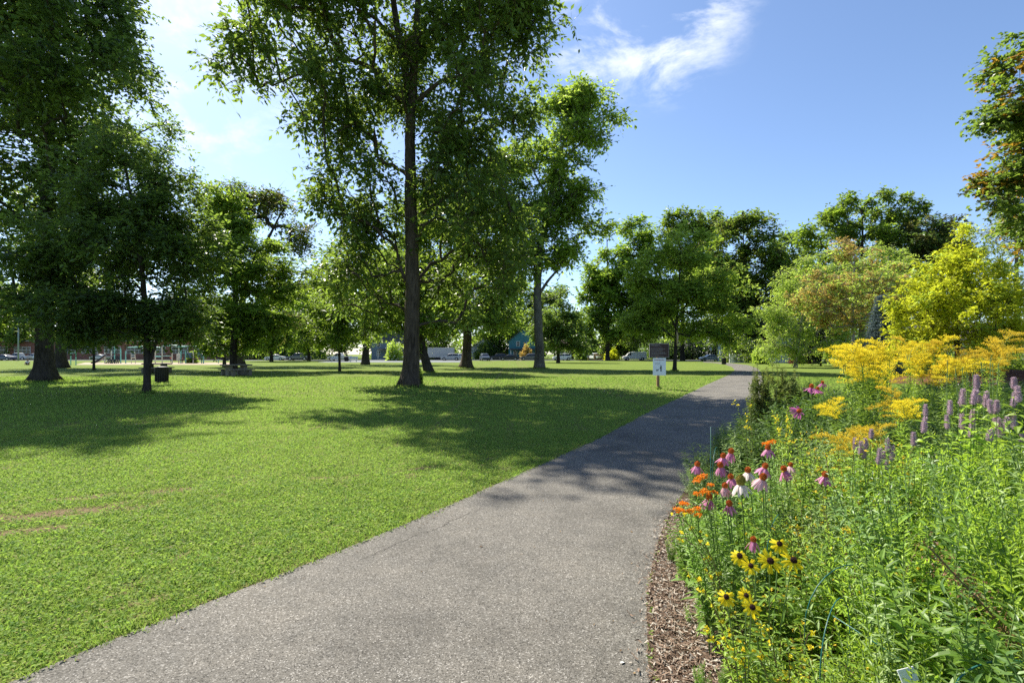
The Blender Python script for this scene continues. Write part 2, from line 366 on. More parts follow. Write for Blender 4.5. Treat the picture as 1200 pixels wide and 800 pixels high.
# untrimmed grass standing round the nearer trunks and posts
for px, py, r_, n_ in [(480, 453, .5, 900), (51, 447, .85, 1100), (172, 461, .2, 500), (503, 436, .5, 500), (771.5, 456, .08, 220), (546, 431, .8, 500), (632, 431.5, .75, 500), (790.5, 434.5, .28, 260)]:
    g0 = gnd(px, py); a = rng.uniform(0, 6.28, n_); rr = r_ * rng.uniform(.85, 1.45, n_); tl_ = rng.uniform(.05, .7, n_); az = rng.uniform(0, 6.28, n_)
    gb.leaf4(np.stack([g0[0] + np.cos(a) * rr, g0[1] + np.sin(a) * rr, np.zeros(n_)], 1), np.stack([np.cos(az) * np.sin(tl_), np.sin(az) * np.sin(tl_), np.cos(tl_)], 1), rnd3(n_), rng.uniform(.06, .17, n_), rng.uniform(.006, .012, n_) * (1 + g0[1] / 30), .15)
# longer fringe along the path edge
k = 8000; Y = 1.6 + rng.uniform(0, 1, k) ** 1.6 * 20; Y = Y[rng.uniform(size=k) < .25 + .75 * (np.sin(Y * 5 + 2 * np.sin(Y * 2.3)) > -.2)]; k = len(Y); X = path_x(Y, Lg2) + rng.normal(-.045, .05, k)
az = rng.uniform(0, 2 * math.pi, k); tilt = rng.uniform(.2, 1.3, k)
ax = np.stack([np.cos(az) * np.sin(tilt), np.sin(az) * np.sin(tilt), np.cos(tilt)], 1)
gb.leaf4(np.stack([X, Y, np.full(k, .0)], 1), ax, rnd3(k), .055 * rng.uniform(.4, 1.3, k), .0036 * rng.uniform(.8, 1.6, k) * (1 + Y / 8), .15)
m_grass = leafmat('grass_blades', (.112, .19, .034), (.245, .345, .072), (.38, .58, .085), .45, .6, .12, 0, tip=(.30, .27, .10))
# broad stands of paler, darker and yellower turf
_nt = m_grass.node_tree; _p = coords(_nt); _hs = [q for q in _nt.nodes if q.type == 'HUE_SAT'][0]
_a = noise(_nt, _p, 1.4, 6, .7); _b = noise(_nt, _p, 8, 4, .65)
_s = nd(_nt, 'ShaderNodeMath', operation='MULTIPLY_ADD'); _s.inputs[1].default_value = .6; _nt.links.new(_a, _s.inputs[0])
_m = nd(_nt, 'ShaderNodeMath', operation='MULTIPLY'); _m.inputs[1].default_value = .4; _nt.links.new(_b, _m.inputs[0]); _nt.links.new(_m.outputs[0], _s.inputs[2])
_v = nd(_nt, 'ShaderNodeMapRange'); _v.inputs['From Min'].default_value = .33; _v.inputs['From Max'].default_value = .67; _v.inputs['To Min'].default_value = .66; _v.inputs['To Max'].default_value = 1.5
_nt.links.new(_s.outputs[0], _v.inputs['Value']); _nt.links.new(_v.outputs[0], _hs.inputs['Value'])
_h = nd(_nt, 'ShaderNodeMapRange'); _h.inputs['From Min'].default_value = .35; _h.inputs['From Max'].default_value = .65; _h.inputs['To Min'].default_value = .528; _h.inputs['To Max'].default_value = .472
_nt.links.new(_b, _h.inputs['Value']); _nt.links.new(_h.outputs[0], _hs.inputs['Hue'])
# make the dry tint rare
for nn_ in m_grass.node_tree.nodes:
    if nn_.type == 'VALTORGB':
        nn_.color_ramp.elements[1].position = .88; nn_.color_ramp.elements[2].position = .93
g = obj('grass', gb, m_grass); g['kind'] = 'stuff'; g['label'] = 'short sunlit lawn grass and clover'; g['category'] = 'grass'

o_ = obj('grass_clippings', gc, leafmat('dry_clippings', (.24, .20, .09), (.42, .37, .20), (.4, .35, .15), .25, .7, .1, 0)); o_['kind'] = 'stuff'; o_['label'] = 'bleached grass clippings scattered on the lawn'; o_['category'] = 'grass'
# mulch under the flower bed
m_mul, nt, out = mat('bark_mulch'); p = pri(nt, out, .95, .1); v = coords(nt)
f = noise(nt, v, 40, 6, .8); nt.links.new(ramp(nt, f, [(.3, (.045, .03, .022)), (.5, (.13, .085, .06)), (.7, (.28, .2, .15))]), p.inputs['Base Color']); bump(nt, p, f, 1, .03)
Yb = np.r_[np.linspace(.4, 6, 60), np.linspace(6.2, BED_FAR, 20)]
xl = path_x(Yb, Rg2) - .04; mb = MB(); k = len(Yb)
mb.add(np.concatenate([np.c_[xl, Yb, np.full(k, .016)], np.c_[np.full(k, 13.), Yb, np.full(k, .016)]]), np.stack([np.arange(k - 1), np.arange(k - 1) + k, np.arange(k - 1) + k + 1, np.arange(k - 1) + 1], 1))
struct('mulch_bed', mb, m_mul)
cb = MB(); k = 24000
Y = np.sqrt(rng.uniform(1.4 ** 2, 5.2 ** 2, k)); X = path_x(Y, Rg2) + .0 + np.abs(rng.normal(0, .34, k)) - .05 * (rng.uniform(size=k) < .35) - .10 * (rng.uniform(size=k) < .05)
az = rng.uniform(0, 2 * math.pi, k); el = rng.normal(0, .25, k)
ax = np.stack([np.cos(az) * np.cos(el), np.sin(az) * np.cos(el), np.sin(el)], 1)
nm = unit(np.array([0, 0, 1.]) + .45 * rng.normal(size=(k, 3)))
L = rng.uniform(.008, .042, k) * rng.uniform(.5, 1.3, k); W = rng.uniform(.002, .009, k)
sd = unit(np.cross(ax, nm)); c0 = np.stack([X, Y, rng.uniform(.018, .034, k)], 1)
V = np.stack([c0 - ax * L[:, None] / 2 - sd * W[:, None] / 2, c0 + ax * L[:, None] / 2 - sd * W[:, None] * .3, c0 + ax * L[:, None] / 2 + sd * W[:, None] * .5, c0 - ax * L[:, None] / 2 + sd * W[:, None] / 2], 1)
cb.add(V.reshape(-1, 3), np.arange(k)[:, None] * 4 + np.arange(4)[None])
m_chip = leafmat('wood_chips', (.085, .052, .036), (.27, .19, .135), (.15, .1, .07), .05, .85, .15, 0, tip=(.42, .37, .31))
g = obj('mulch_chips', cb, m_chip); g['kind'] = 'stuff'; g['label'] = 'brown bark mulch chips along the path edge'; g['category'] = 'mulch'

# street, court and car park far across the lawn
m_road = plain('street_asphalt', (.10, .10, .10), .9, .2, 0, .2, .4)
m_kerb = plain('kerb_concrete', (.36, .35, .33), .9, .2, 0, .15, 1.2)
m_court = plain('court_surface', (.15, .165, .17), .85, .2, 0, .12, .3)
def slab(name, x0, x1, y0, y1, z0, z1, m):
    mb = MB(); mb.box(((x0 + x1) / 2, (y0 + y1) / 2, (z0 + z1) / 2), (x1 - x0, y1 - y0, z1 - z0)); return struct(name, mb, m)
slab('street', -170, 170, 121, 130, -.1, .006, m_road)
slab('kerb', -170, 170, 130, 130.3, -.1, .12, m_kerb)
slab('pavement', -170, 170, 132.5, 134.2, -.1, .03, m_kerb)
mb = MB(); q = [gnd(372, 424.6), gnd(545, 424.6), gnd(540, 421.9), gnd(392, 421.9)]
mb.add([[x, y, .008] for x, y, z in q], [[0, 1, 2, 3]]); struct('court', mb, m_court)
mb = MB(); q = [gnd(88, 427.4), gnd(276, 427.4), gnd(270, 424.6), gnd(100, 424.6)]
m_sand = plain('playground_woodchip', (.36, .29, .21), .95, .1, 0, .25, .6)
mb.add([[x, y, .008] for x, y, z in q], [[0, 1, 2, 3]]); struct('playground_ground', mb, m_sand)
mb = MB(); q = [gnd(700, 421.5), gnd(726, 421.5), gnd(722, 420.4), gnd(706, 420.4)]
mb.add([[x, y, .01] for x, y, z in q], [[0, 1, 2, 3]]); struct('driveway', mb, m_kerb)

# crumbs of leaf and twig blown against the path edges
k = 220; Y = np.sqrt(rng.uniform(2 ** 2, 9 ** 2, k)); u = np.where(rng.uniform(size=k) < .75, np.abs(rng.normal(0, .06, k)), rng.uniform(0, 1, k)); u = np.where(rng.uniform(size=k) < .5, u, 1 - u); X = path_x(Y, Lg) * (1 - u) + path_x(Y, Rg) * u
az = rng.uniform(0, 6.28, k); lb = MB(); lb.leaf8(np.stack([X, Y, np.full(k, .018)], 1), np.stack([np.cos(az), np.sin(az), np.full(k, .12)], 1), unit(np.array([0, 0, 1.]) + .3 * rng.normal(size=(k, 3))), rng.uniform(.008, .03, k), rng.uniform(.003, .014, k))
g = obj('leaf_litter', lb, leafmat('dry_litter', (.10, .06, .03), (.30, .21, .11), (.3, .2, .1), .2, .8, .1, 0)); g['kind'] = 'stuff'; g['label'] = 'dry leaf litter scattered along the path edges'; g['category'] = 'litter'

# reddish mulched bank in the garden behind the flower bed
xs_, ys_ = np.linspace(19.5, 46, 40), np.linspace(24, 31, 18); V, Q = grid(xs_, ys_); u, v_ = (V[:, 0] - 19.5) / 26.5, (V[:, 1] - 24) / 7
V[:, 2] = 0.7 * np.sin(np.clip(u * 1.1, 0, 1) * math.pi) ** .6 * np.sin(v_ * math.pi) ** .8 * (1 + .15 * np.sin(V[:, 0] * 1.7)) - .03
m_red, nt, out = mat('red_mulch'); p = pri(nt, out, .95, .1); f = noise(nt, coords(nt), 9, 6, .8)
nt.links.new(ramp(nt, f, [(.3, (.06, .028, .018)), (.7, (.19, .085, .052))]), p.inputs['Base Color']); bump(nt, p, f, 1, .05); struct('mulch_bank', MB().add(V, Q), m_red, smooth=True)
# ------------------------------------------------------------------ trees
m_bark_brown = barkmat('bark_brown', (.026, .02, .015), (.125, .095, .072))
m_bark_grey = barkmat('bark_grey', (.05, .045, .04), (.21, .19, .165))
m_bark_dark = barkmat('bark_dark', (.018, .015, .012), (.085, .07, .058))
m_bark_pale = barkmat('bark_pale', (.17, .15, .13), (.42, .38, .33), 3)
def dir_noise(n, k): return rng.normal(size=(n, 3)) * k

def tree(name, label, base, D, trunk, tr, blobs, N, leaf, LM, BM=None, per=60, rc=.55, flat=.7, flare=1.7, cat='tree', group=None,
         up=.35, sides=8, shell=.33, tipr=.012, cov=None, droop=.3, limbs=True, W=.5, extra=None, wound=None, rb=None, bough=4, forks=(), shrink=.2, seed=0, spray=6):
    """base, trunk and blobs are read off the photograph and turned into metres at the tree's own distance D.
    trunk: (px, py) from base to the leader's end. blobs: (px, py, rx, ry[, depth offset in m, depth radius in m]) of the crown."""
    global rng; import zlib; rng = np.random.default_rng(zlib.crc32(label.encode()) + seed)
    b0 = gnd(base[0], base[1]) if D is None else np.array([(base[0] - CX) / FPX * D, D, 0.0])
    D = b0[1]; k = D / FPX
    t = thing(name, label, cat, b0, 0, group)
    def loc(px, py, dy=0.0): return at(px, py, D) - b0 + np.array([0, dy, 0])
    pts = [np.zeros(3) - [0, 0, .1]] + [loc(*q) for q in trunk]
    pts = smooth(resample(pts, .45), 4); nT = len(pts)
    s = np.linspace(0, 1, nT); zz = pts[:, 2]
    rad = tr * (1 - .86 * s ** 1.25); rad *= 1 + (flare - 1) * np.exp(-np.maximum(zz, 0) / (tr * 1.3))
    pts[1:, :2] += np.cumsum(rng.normal(size=(nT - 1, 2)) * tr * .04, axis=0)
    tb = MB(); tb.tube(pts, rad, 14)
    fk = []
    for f_, r0_, r1_ in forks:                   # main forks of the trunk
        fp = smooth(resample([loc(*q) for q in f_], .35), 3); fk.append(fp); tb.tube(fp, np.linspace(r0_, r1_, len(fp)), 10)
    if flare > 1.5:                              # buttress roots spreading into the turf
        V = tb.V[0]; ang = np.arctan2(V[:, 1], V[:, 0]); lo = np.exp(-np.maximum(V[:, 2], 0) / (tr * .9))
        V[:, :2] *= (1 + .28 * lo * np.sin(ang * 5 + 1.3 * tr * 9))[:, None]
    # attraction points in the crown
    vol = np.array([b[2] ** 2 * b[3] for b in blobs]) ** .8; pick = rng.choice(len(blobs), N, p=vol / vol.sum())
    rb = rb or 1.3 * rc; rc = rc * .78          # leaves sit in sprays, sprays gather into boughs with gaps between
    M = max(6, N // bough); pick = rng.choice(len(blobs), M, p=vol / vol.sum())
    P = np.zeros((M, 3)); u = rnd3(M) * (rng.uniform(0, 1, M) ** shell)[:, None] * .95
    for i, bb in enumerate(blobs):
        s_ = pick == i; dy = bb[4] if len(bb) > 4 else 0; ry = bb[5] if len(bb) > 5 else bb[2] * k
        P[s_] = loc(bb[0], bb[1], dy) + u[s_] * np.maximum(np.array([bb[2] * k, ry, bb[3] * k]) - shrink * rb * np.array([1, 1, .8]), .5 * np.array([bb[2] * k, ry, bb[3] * k]))
    size = rb * rng.uniform(.65, 1.3, M); ib = rng.choice(M, N, p=size ** 2 / (size ** 2).sum())
    P = P[ib] + rnd3(N) * (rng.uniform(0, 1, N) ** .5 * size[ib] * np.where(rng.uniform(size=N) < .3, 1.55, 1.0))[:, None] * np.array([1, 1, max(flat, .6) * .85])
    P = P[P[:, 2] > .3]; N = len(P)
    # grow limbs: each point joins the nearest wood below it
    nodes = list(np.vstack([pts[int(nT * .12):]] + [q[1:] for q in fk])); npar = [-1] * len(nodes)
    NA = np.array(nodes); cnt = len(nodes)
    buf = np.zeros((cnt + N * 30, 3)); buf[:cnt] = NA; tl = np.zeros(len(buf)); 
    ax0 = np.array([np.interp(P[:, 2], pts[:, 2], pts[:, 0]), np.interp(P[:, 2], pts[:, 2], pts[:, 1])]).T
    order = np.argsort(np.linalg.norm(P[:, :2] - ax0, axis=1)); bb_ = MB()
    par = np.full(len(buf), -1); chains = []; trunkn = cnt
    if limbs:
        for i in order:
            p_ = P[i]; d = buf[:cnt] - p_; dist = np.linalg.norm(d, axis=1) + 1e-6
            cost = dist * (1 + up * np.maximum(-.15, d[:, 2] / dist + .45) * 2.0) + tl[:cnt] * .12
            j = int(np.argmin(cost)); st = buf[j]; L = np.linalg.norm(p_ - st); m_ = max(2, min(24, int(L / .6) + 1))
            tt = np.linspace(0, 1, m_ + 1)[1:, None]
            path = st + (p_ - st) * tt + np.array([0, 0, 1.]) * (.12 * L * np.sin(tt * math.pi)) * (1 if up > 0 else -.5)
            path[:-1] += rng.normal(size=(m_ - 1, 3)) * .05 * L / m_ ** .5
            ids = np.arange(cnt, cnt + m_); buf[ids] = path; par[ids] = np.r_[j, ids[:-1]]
            tl[ids] = tl[j] + L * tt[:, 0]; chains.append((j, ids)); cnt += m_
        load = np.zeros(cnt)
        for j, ids in chains: load[ids[-1]] = 1
        for q in range(cnt - 1, trunkn - 1, -1):
            if par[q] >= trunkn: load[par[q]] += load[q]
        r_ = tipr * np.maximum(load, 1) ** .46
        rmax = tr * .52; r_ = np.minimum(r_, rmax)
        for j, ids in chains:
            first = min(r_[ids[0]] * 1.1, r_[j] if j >= trunkn else 9)
            bb_.tube(np.vstack([buf[j], buf[ids]]), np.r_[max(first, r_[ids[0]]), r_[ids[:-1]], r_[ids[-1]] * .6], sides if r_[ids[0]] > .06 else 4, cap=False)
    obj('trunk', tb, BM or m_bark_brown, t, smooth=True)
    if wound:
        (wx, wy0, wy1) = wound; wb = MB(); a0, a1 = loc(wx, wy0, -.2), loc(wx, wy1, -.2)
        wb.tube([a0, a0 * .6 + a1 * .4 + [.03, -.03, 0], a1], [.05, .11, .04], 8); obj('bark_scar', wb, plain('bare_wood', (.62, .46, .32), .8, .2), t, smooth=True)
    # leaves in clumps round every twig end, some along the twigs
    cen = P
    if limbs:
        mids = np.array([buf[ids[max(0, len(ids) - 3)]] for j, ids in chains]); cen = np.vstack([P, mids])
    wgt = rng.uniform(.35, 1.65, len(cen)); kper = np.maximum(1, (per * wgt * N / len(cen))).astype(int)
    ci = np.repeat(np.arange(len(cen)), kper); c = cen[ci]; nL = len(c)
    if spray:                                    # leaves hang alternately along short drooping twigs
        nt_ = spray; td = unit(rnd3(len(cen) * nt_) * [1, 1, max(flat, .5)] + [0, 0, -.3 * droop]); tln = rc * 1.9 * rng.uniform(.55, 1.25, len(td))
        ti = ci * nt_ + rng.integers(0, nt_, nL); s_ = rng.uniform(.1, 1, nL); d_ = td[ti]; off = d_ * (tln[ti] * s_)[:, None] + np.array([0, 0, -.55 * droop]) * (tln[ti] * s_ ** 2)[:, None]
        c = c + off; sdv = unit(np.cross(d_, [.05, .03, 1.])); sg = np.where(rng.uniform(size=nL) < .5, -1., 1.)[:, None]
        axd = unit(d_ * .6 + sdv * sg * .75 + np.array([0, 0, -.6 * droop]) + rng.normal(size=(nL, 3)) * .28); nm = unit(np.array([0, 0, 1.]) + rng.normal(size=(nL, 3)) * .45)
        tw = MB(); o_ = np.repeat(cen, nt_, 0); tw.leaf4(o_, unit(td + [0, 0, -.3 * droop]), rnd3(len(td)), tln, np.full(len(td), max(.008, D * .00035)), .05)
        if limbs: bb_.add(np.concatenate(tw.V), np.concatenate(tw.Q))
    else:
        off = rnd3(nL) * (rng.uniform(0, 1, nL) ** .42)[:, None] * np.array([1, 1, flat]) * rc * 1.25; c = c + off
        axd = unit(unit(off) * .8 + rnd3(nL) * .8 + np.array([0, 0, -droop])); nm = unit(np.array([0, 0, 1.]) * .8 + rnd3(nL))
    keep = c[:, 2] > .25; c, axd, nm, ci = c[keep], axd[keep], nm[keep], ci[keep]; nL = len(c)
    Ls = leaf * rng.uniform(.6, 1.35, nL)
    if limbs: obj('branches', bb_, BM or m_bark_brown, t, smooth=True)
    if isinstance(LM, list):
        sel = rng.choice(len(LM), nL, p=[q[1] for q in LM])
        # clumps keep their own tint: choose by cluster
        cid = ci; cl = rng.choice(len(LM), len(cen), p=[q[1] for q in LM]); sel = cl[cid]
        for i, (lm, _) in enumerate(LM):
            s_ = sel == i
            if s_.any():
                lb = MB(); lb.leaf4(c[s_], axd[s_], nm[s_], Ls[s_], Ls[s_] * W, .18); obj('crown' if i == 0 else 'tinted_foliage', lb, lm, t)
    else:
        lb = MB(); lb.leaf4(c, axd, nm, Ls, Ls * W, .18); obj('crown', lb, LM, t)
    return t

lm_deep  = leafmat('leaf_deep_green',  (.052, .092, .025), (.105, .16, .04), (.36, .52, .06), .48, .4, .45, .3)
lm_dark  = leafmat('leaf_dark_green',  (.042, .08, .028), (.085, .14, .046), (.26, .41, .05), .43, .4, .45, .35)
lm_mid   = leafmat('leaf_mid_green',   (.06, .105, .018), (.115, .18, .034), (.38, .54, .05), .48, .42, .4, .3)
lm_bright= leafmat('leaf_bright_green',(.085, .155, .02), (.16, .255, .035), (.50, .70, .06), .5, .45, .35, .25)
lm_light = leafmat('leaf_light_green', (.24, .36, .06), (.36, .48, .09), (.70, .88, .12), .52, .5, .25)
lm_olive = leafmat('leaf_olive',       (.05, .065, .018), (.095, .10, .03), (.22, .22, .04), .35, .5, .25)
lm_russet= leafmat('leaf_russet',      (.27, .19, .06), (.38, .29, .09), (.72, .52, .12), .5, .5, .2)
lm_gold  = leafmat('leaf_golden',      (.37, .405, .022), (.54, .57, .035), (.86, .91, .05), .5, .5, .2, .1)
lm_rust  = leafmat('leaf_orange_tip',  (.26, .15, .02), (.38, .24, .03), (.65, .40, .04), .45, .5, .2)
lm_spruce= leafmat('needle_blue_green',(.11, .16, .17), (.19, .25, .26), (.16, .22, .21), .15, .5, .3)
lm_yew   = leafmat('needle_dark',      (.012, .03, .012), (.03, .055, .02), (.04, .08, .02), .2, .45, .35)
lm_red   = leafmat('leaf_dull_red',    (.08, .03, .025), (.15, .06, .04), (.25, .08, .04), .35, .5, .25)

# the big tree in the middle
tree('big_tree', 'tall broad tree with thick straight trunk, nearest in the middle of the lawn', (480, 453), None,
     [(481, 400), (482, 330), (481, 250), (478, 170), (480, 95), (486, 30), (490, -40), (494, -130)], .37,
     [(348, 40, 80, 60, -1.5, 4), (318, 88, 46, 46, -2.5, 2.5), (400, 10, 90, 70, -3, 4), (470, -60, 140, 62, 0, 4.5), (560, 40, 85, 70, -1, 5), (610, 10, 50, 45, -1, 3),
      (410, 130, 70, 70, -1, 4), (545, 140, 75, 55, 0, 5), (600, 110, 45, 45, 1, 3), (420, 230, 66, 74, 0, 4), (545, 230, 84, 80, 0, 4.5), (408, 320, 56, 62, 1.0, 3.5), (430, 280, 60, 60, .5, 3.5), (590, 270, 46, 60, .5, 3.5),
      (550, 325, 76, 62, .5, 4.5), (360, 165, 35, 40, -1, 2), (480, 60, 90, 70, 2, 4), (630, 60, 30, 40, 0, 2)],
     1900, .265, [(lm_dark, .1), (lm_deep, .5), (lm_mid, .4)], m_bark_brown, per=42, shrink=.6, rc=.66, rb=.95, bough=5, forks=[([(480, 110), (470, 60), (462, 10), (455, -50)], .2, .1), ([(500, 235), (508, 200), (520, 165), (545, 145)], .11, .05), ([(494, 250), (520, 232), (545, 222), (575, 224)], .09, .04), ([(475, 330), (466, 305), (463, 280)], .09, .04), ([(470, 120), (440, 80), (400, 66), (355, 85), (320, 100)], .13, .04), ([(488, 120), (520, 90), (560, 88)], .12, .04)], flat=1.0, flare=1.55, droop=.45, W=.46, tipr=.013, shell=.4)

# left-hand group
tree('shade_tree', 'huge dark shade tree with flared trunk, its crown filling the upper left corner', (51, 447), None,
     [(52, 410), (53, 370), (56, 300), (58, 220), (62, 140), (66, 40), (68, -60)], .40,
     [(60, 40, 105, 100, 0, 6), (110, 60, 72, 62, -1, 5), (20, 120, 95, 85, 0, 6), (120, 130, 62, 60, -2, 4), (70, -80, 90, 90, 0, 6), (30, -150, 90, 60, 0, 6), (-40, 40, 100, 120, 0, 6),
      (0, 240, 70, 80, -1, 5), (-20, 340, 70, 60, -2, 5), (60, 230, 80, 70, 1, 5), (150, 90, 38, 45, -2, 3), (30, 330, 60, 50, 1, 5)],
     1000, .27, [(lm_dark, .3), (lm_deep, .5), (lm_mid, .2)], m_bark_dark, per=95, shrink=.5, rc=.95, flat=.8, flare=2.0, tipr=.016, W=.55)
tree('tall_tree', 'tall tree whose top shows behind the big dark shade tree', (70, 431), None,
     [(71, 400), (75, 330), (90, 260), (110, 180), (130, 120)], .5,
     [(150, 180, 60, 70, 0, 6), (205, 150, 18, 38, 0, 2.5), (200, 195, 30, 30, 0, 4), (90, 270, 70, 80), (60, 330, 60, 50), (140, 280, 60, 60)],
     320, .42, lm_deep, m_bark_dark, per=70, rc=1.3, flare=2.0, tipr=.03)
tree('small_tree', 'small dark layered tree with forked slim trunk on the near left lawn', (172, 461), None,
     [(173, 440), (173, 405), (172, 370), (168, 320), (160, 260), (148, 200), (138, 150)], .125,
     [(135, 210, 62, 60, 0, 2.2), (125, 160, 24, 42, 0, 1), (80, 290, 70, 62, 0, 2.4), (170, 290, 82, 70, 0, 2.8), (205, 240, 40, 48, 0, 1.8), (228, 215, 22, 22, 0, .9), (100, 360, 75, 36, 0, 2.4),
      (190, 365, 55, 38, 0, 2.4), (50, 320, 40, 40, 0, 1.6), (222, 300, 26, 50, 0, 1.5), (150, 384, 70, 16, 0, 2.2), (205, 384, 36, 16, 0, 1.8), (100, 384, 50, 14, 0, 2)],
     980, .16, [(lm_dark, .35), (lm_deep, .45), (lm_mid, .2)], m_bark_dark, per=75, forks=[([(174, 432), (181, 405), (188, 385), (196, 360)], .07, .03)], rc=.46, flat=.62, flare=1.5, tipr=.007, W=.5, up=.2, shell=.4)
tree('young_tree', 'young dark tree with thin trunk between the shade tree and the playground', (110, 433.5), None,
     [(110, 420), (110, 400), (110, 375), (110, 350)], .11, [(110, 385, 45, 24), (110, 360, 30, 25), (85, 398, 28, 12), (140, 398, 22, 12)],
     160, .2, lm_dark, m_bark_dark, per=60, rc=.6, flat=.5, flare=1.4, sides=5)
tree('maple_tree', 'bright green multi stemmed maple behind the picnic table under open lawn', (274, 435), None,
     [(273, 420), (274, 400), (275, 370), (276, 320), (275, 270), (272, 225)], .3,
     [(272, 255, 34, 38), (285, 300, 55, 45), (245, 320, 42, 45), (310, 345, 40, 48), (280, 360, 62, 42), (235, 375, 38, 28), (265, 395, 60, 20), (325, 380, 22, 26), (265, 225, 22, 22)],
     680, .28, [(lm_mid, .35), (lm_bright, .65)], m_bark_dark, per=85, rc=.7, flat=.5, flare=1.4, tipr=.013)
tree('oak_tree', 'old oak with thick grey trunk and twisting bare limbs behind the bright maple', (280, 428), None,
     [(280, 415), (281, 390), (284, 340), (300, 300), (318, 270), (330, 245)], .55,
     [(265, 240, 38, 28), (330, 250, 36, 26), (300, 235, 40, 24), (350, 280, 20, 28), (345, 320, 22, 24), (285, 290, 40, 40), (340, 375, 22, 26), (250, 280, 28, 32)],
     340, .42, [(lm_olive, .55), (lm_mid, .45)], m_bark_dark, per=48, rc=1.25, flat=.6, flare=1.6, tipr=.035)
tree('slim_tree', 'slim dark stemmed tree beside the long grey slide', (263, 430), None,
     [(263, 420), (262, 405), (261, 385)], .2, [(262, 385, 22, 18), (255, 370, 18, 18)], 90, .34, lm_deep, m_bark_dark, per=50, rc=.8, flare=1.4, sides=5)
tree('sapling', 'young tree with thin straight trunk and pale green crown left of the big tree', (398, 434.5), None,
     [(398, 420), (397, 405), (396, 385), (397, 350), (400, 315)], .115,
     [(398, 350, 34, 40), (385, 380, 30, 26), (420, 378, 34, 28), (402, 318, 22, 26), (405, 398, 46, 13), (370, 340, 16, 28), (445, 390, 22, 16)],
     330, .22, [(lm_bright, .75), (lm_mid, .25)], m_bark_dark, per=75, rc=.6, flat=.5, flare=1.35, sides=5, tipr=.008)
tree('broad_tree', 'broad tree with stout trunk beyond the young pale sapling, by the court', (428, 427), None,
     [(428, 415), (429, 395), (430, 350), (430, 300)], .5, [(430, 310, 55, 50), (400, 345, 35, 40), (460, 340, 40, 45), (430, 375, 50, 18)],
     260, .42, lm_mid, m_bark_dark, per=60, rc=1.2, flat=.6, flare=1.5, tipr=.03)
tree('leaning_tree', 'tree with dark leaning trunk just behind the big middle tree', (503, 436), None,
     [(498, 420), (492, 400), (488, 370), (486, 320), (490, 270)], .36,
     [(470, 300, 45, 50), (510, 330, 45, 45), (450, 350, 40, 36), (500, 375, 40, 22), (490, 250, 40, 40)],
     520, .27, [(lm_mid, .4), (lm_bright, .6)], m_bark_dark, per=75, rc=.8, flat=.6, flare=1.4)
tree('large_tree', 'large tree with stout straight trunk between the leaning tree and the tall walnut', (546, 431), None,
     [(546, 415), (547, 395), (549, 340), (550, 280), (552, 220)], .52,
     [(560, 215, 52, 50), (525, 270, 45, 50), (590, 275, 42, 55), (555, 320, 62, 45), (520, 350, 38, 36), (600, 345, 26, 36), (560, 375, 55, 20), (600, 190, 30, 32)],
     760, .36, [(lm_deep, .3), (lm_mid, .45), (lm_bright, .25)], m_bark_brown, per=72, rc=1.05, flat=.65, flare=1.6, tipr=.024)
tree('walnut_tree', 'very tall airy tree with straight grey trunk and one low limb on its right', (632, 431.5), None,
     [(632, 410), (631, 370), (630, 330), (634, 280), (645, 230), (655, 180), (672, 140), (690, 110)], .5,
     [(690, 115, 32, 24), (722, 128, 15, 20), (672, 150, 34, 24), (655, 185, 34, 30), (690, 165, 22, 22), (640, 225, 36, 30), (672, 225, 26, 28), (625, 265, 36, 24), (668, 262, 28, 18), (706, 265, 15, 11),
      (640, 300, 34, 16), (672, 292, 18, 14), (622, 180, 20, 30), (650, 120, 22, 22), (610, 300, 22, 20)],
     700, .42, [(lm_mid, .3), (lm_bright, .5), (lm_light, .2)], m_bark_grey, per=44, forks=[([(632, 345), (641, 330), (652, 318), (664, 300)], .18, .08), ([(645, 240), (625, 200), (615, 170)], .13, .05), ([(655, 190), (690, 160), (712, 135)], .12, .05)], rc=.95, flat=.7, flare=1.45, tipr=.022)
tree('street_tree', 'dark pyramidal tree with thin trunk beyond the tall walnut near the street', (654, 425), None,
     [(654, 410), (654, 390), (655, 360), (656, 338)], .3, [(656, 350, 15, 18), (650, 378, 22, 18), (668, 380, 24, 18), (658, 400, 34, 12), (640, 392, 16, 14)],
     220, .5, lm_deep, m_bark_dark, per=55, rc=1.1, flat=.6, flare=1.4, tipr=.025, sides=5)
tree('scarred_tree', 'bright green tree with a pale scar on its trunk right beside the sign', (790.5, 434.5), None,
     [(791, 415), (792, 395), (793, 370), (795, 335), (797, 300), (797, 275)], .17,
     [(795, 290, 40, 24), (770, 315, 36, 30), (815, 325, 38, 34), (755, 345, 24, 26), (790, 350, 50, 28), (842, 345, 30, 30), (850, 375, 26, 22), (770, 378, 36, 18), (815, 382, 40, 18), (868, 330, 12, 18), (745, 370, 20, 20), (860, 395, 18, 12), (800, 268, 22, 14)],
     640, .27, [(lm_bright, .5), (lm_light, .5)], m_bark_dark, per=66, forks=[([(792, 385), (780, 355), (768, 325)], .09, .04), ([(793, 375), (812, 345), (825, 318)], .09, .04)], rc=.66, flat=.6, flare=1.5, tipr=.012, wound=(792.5, 388, 405))

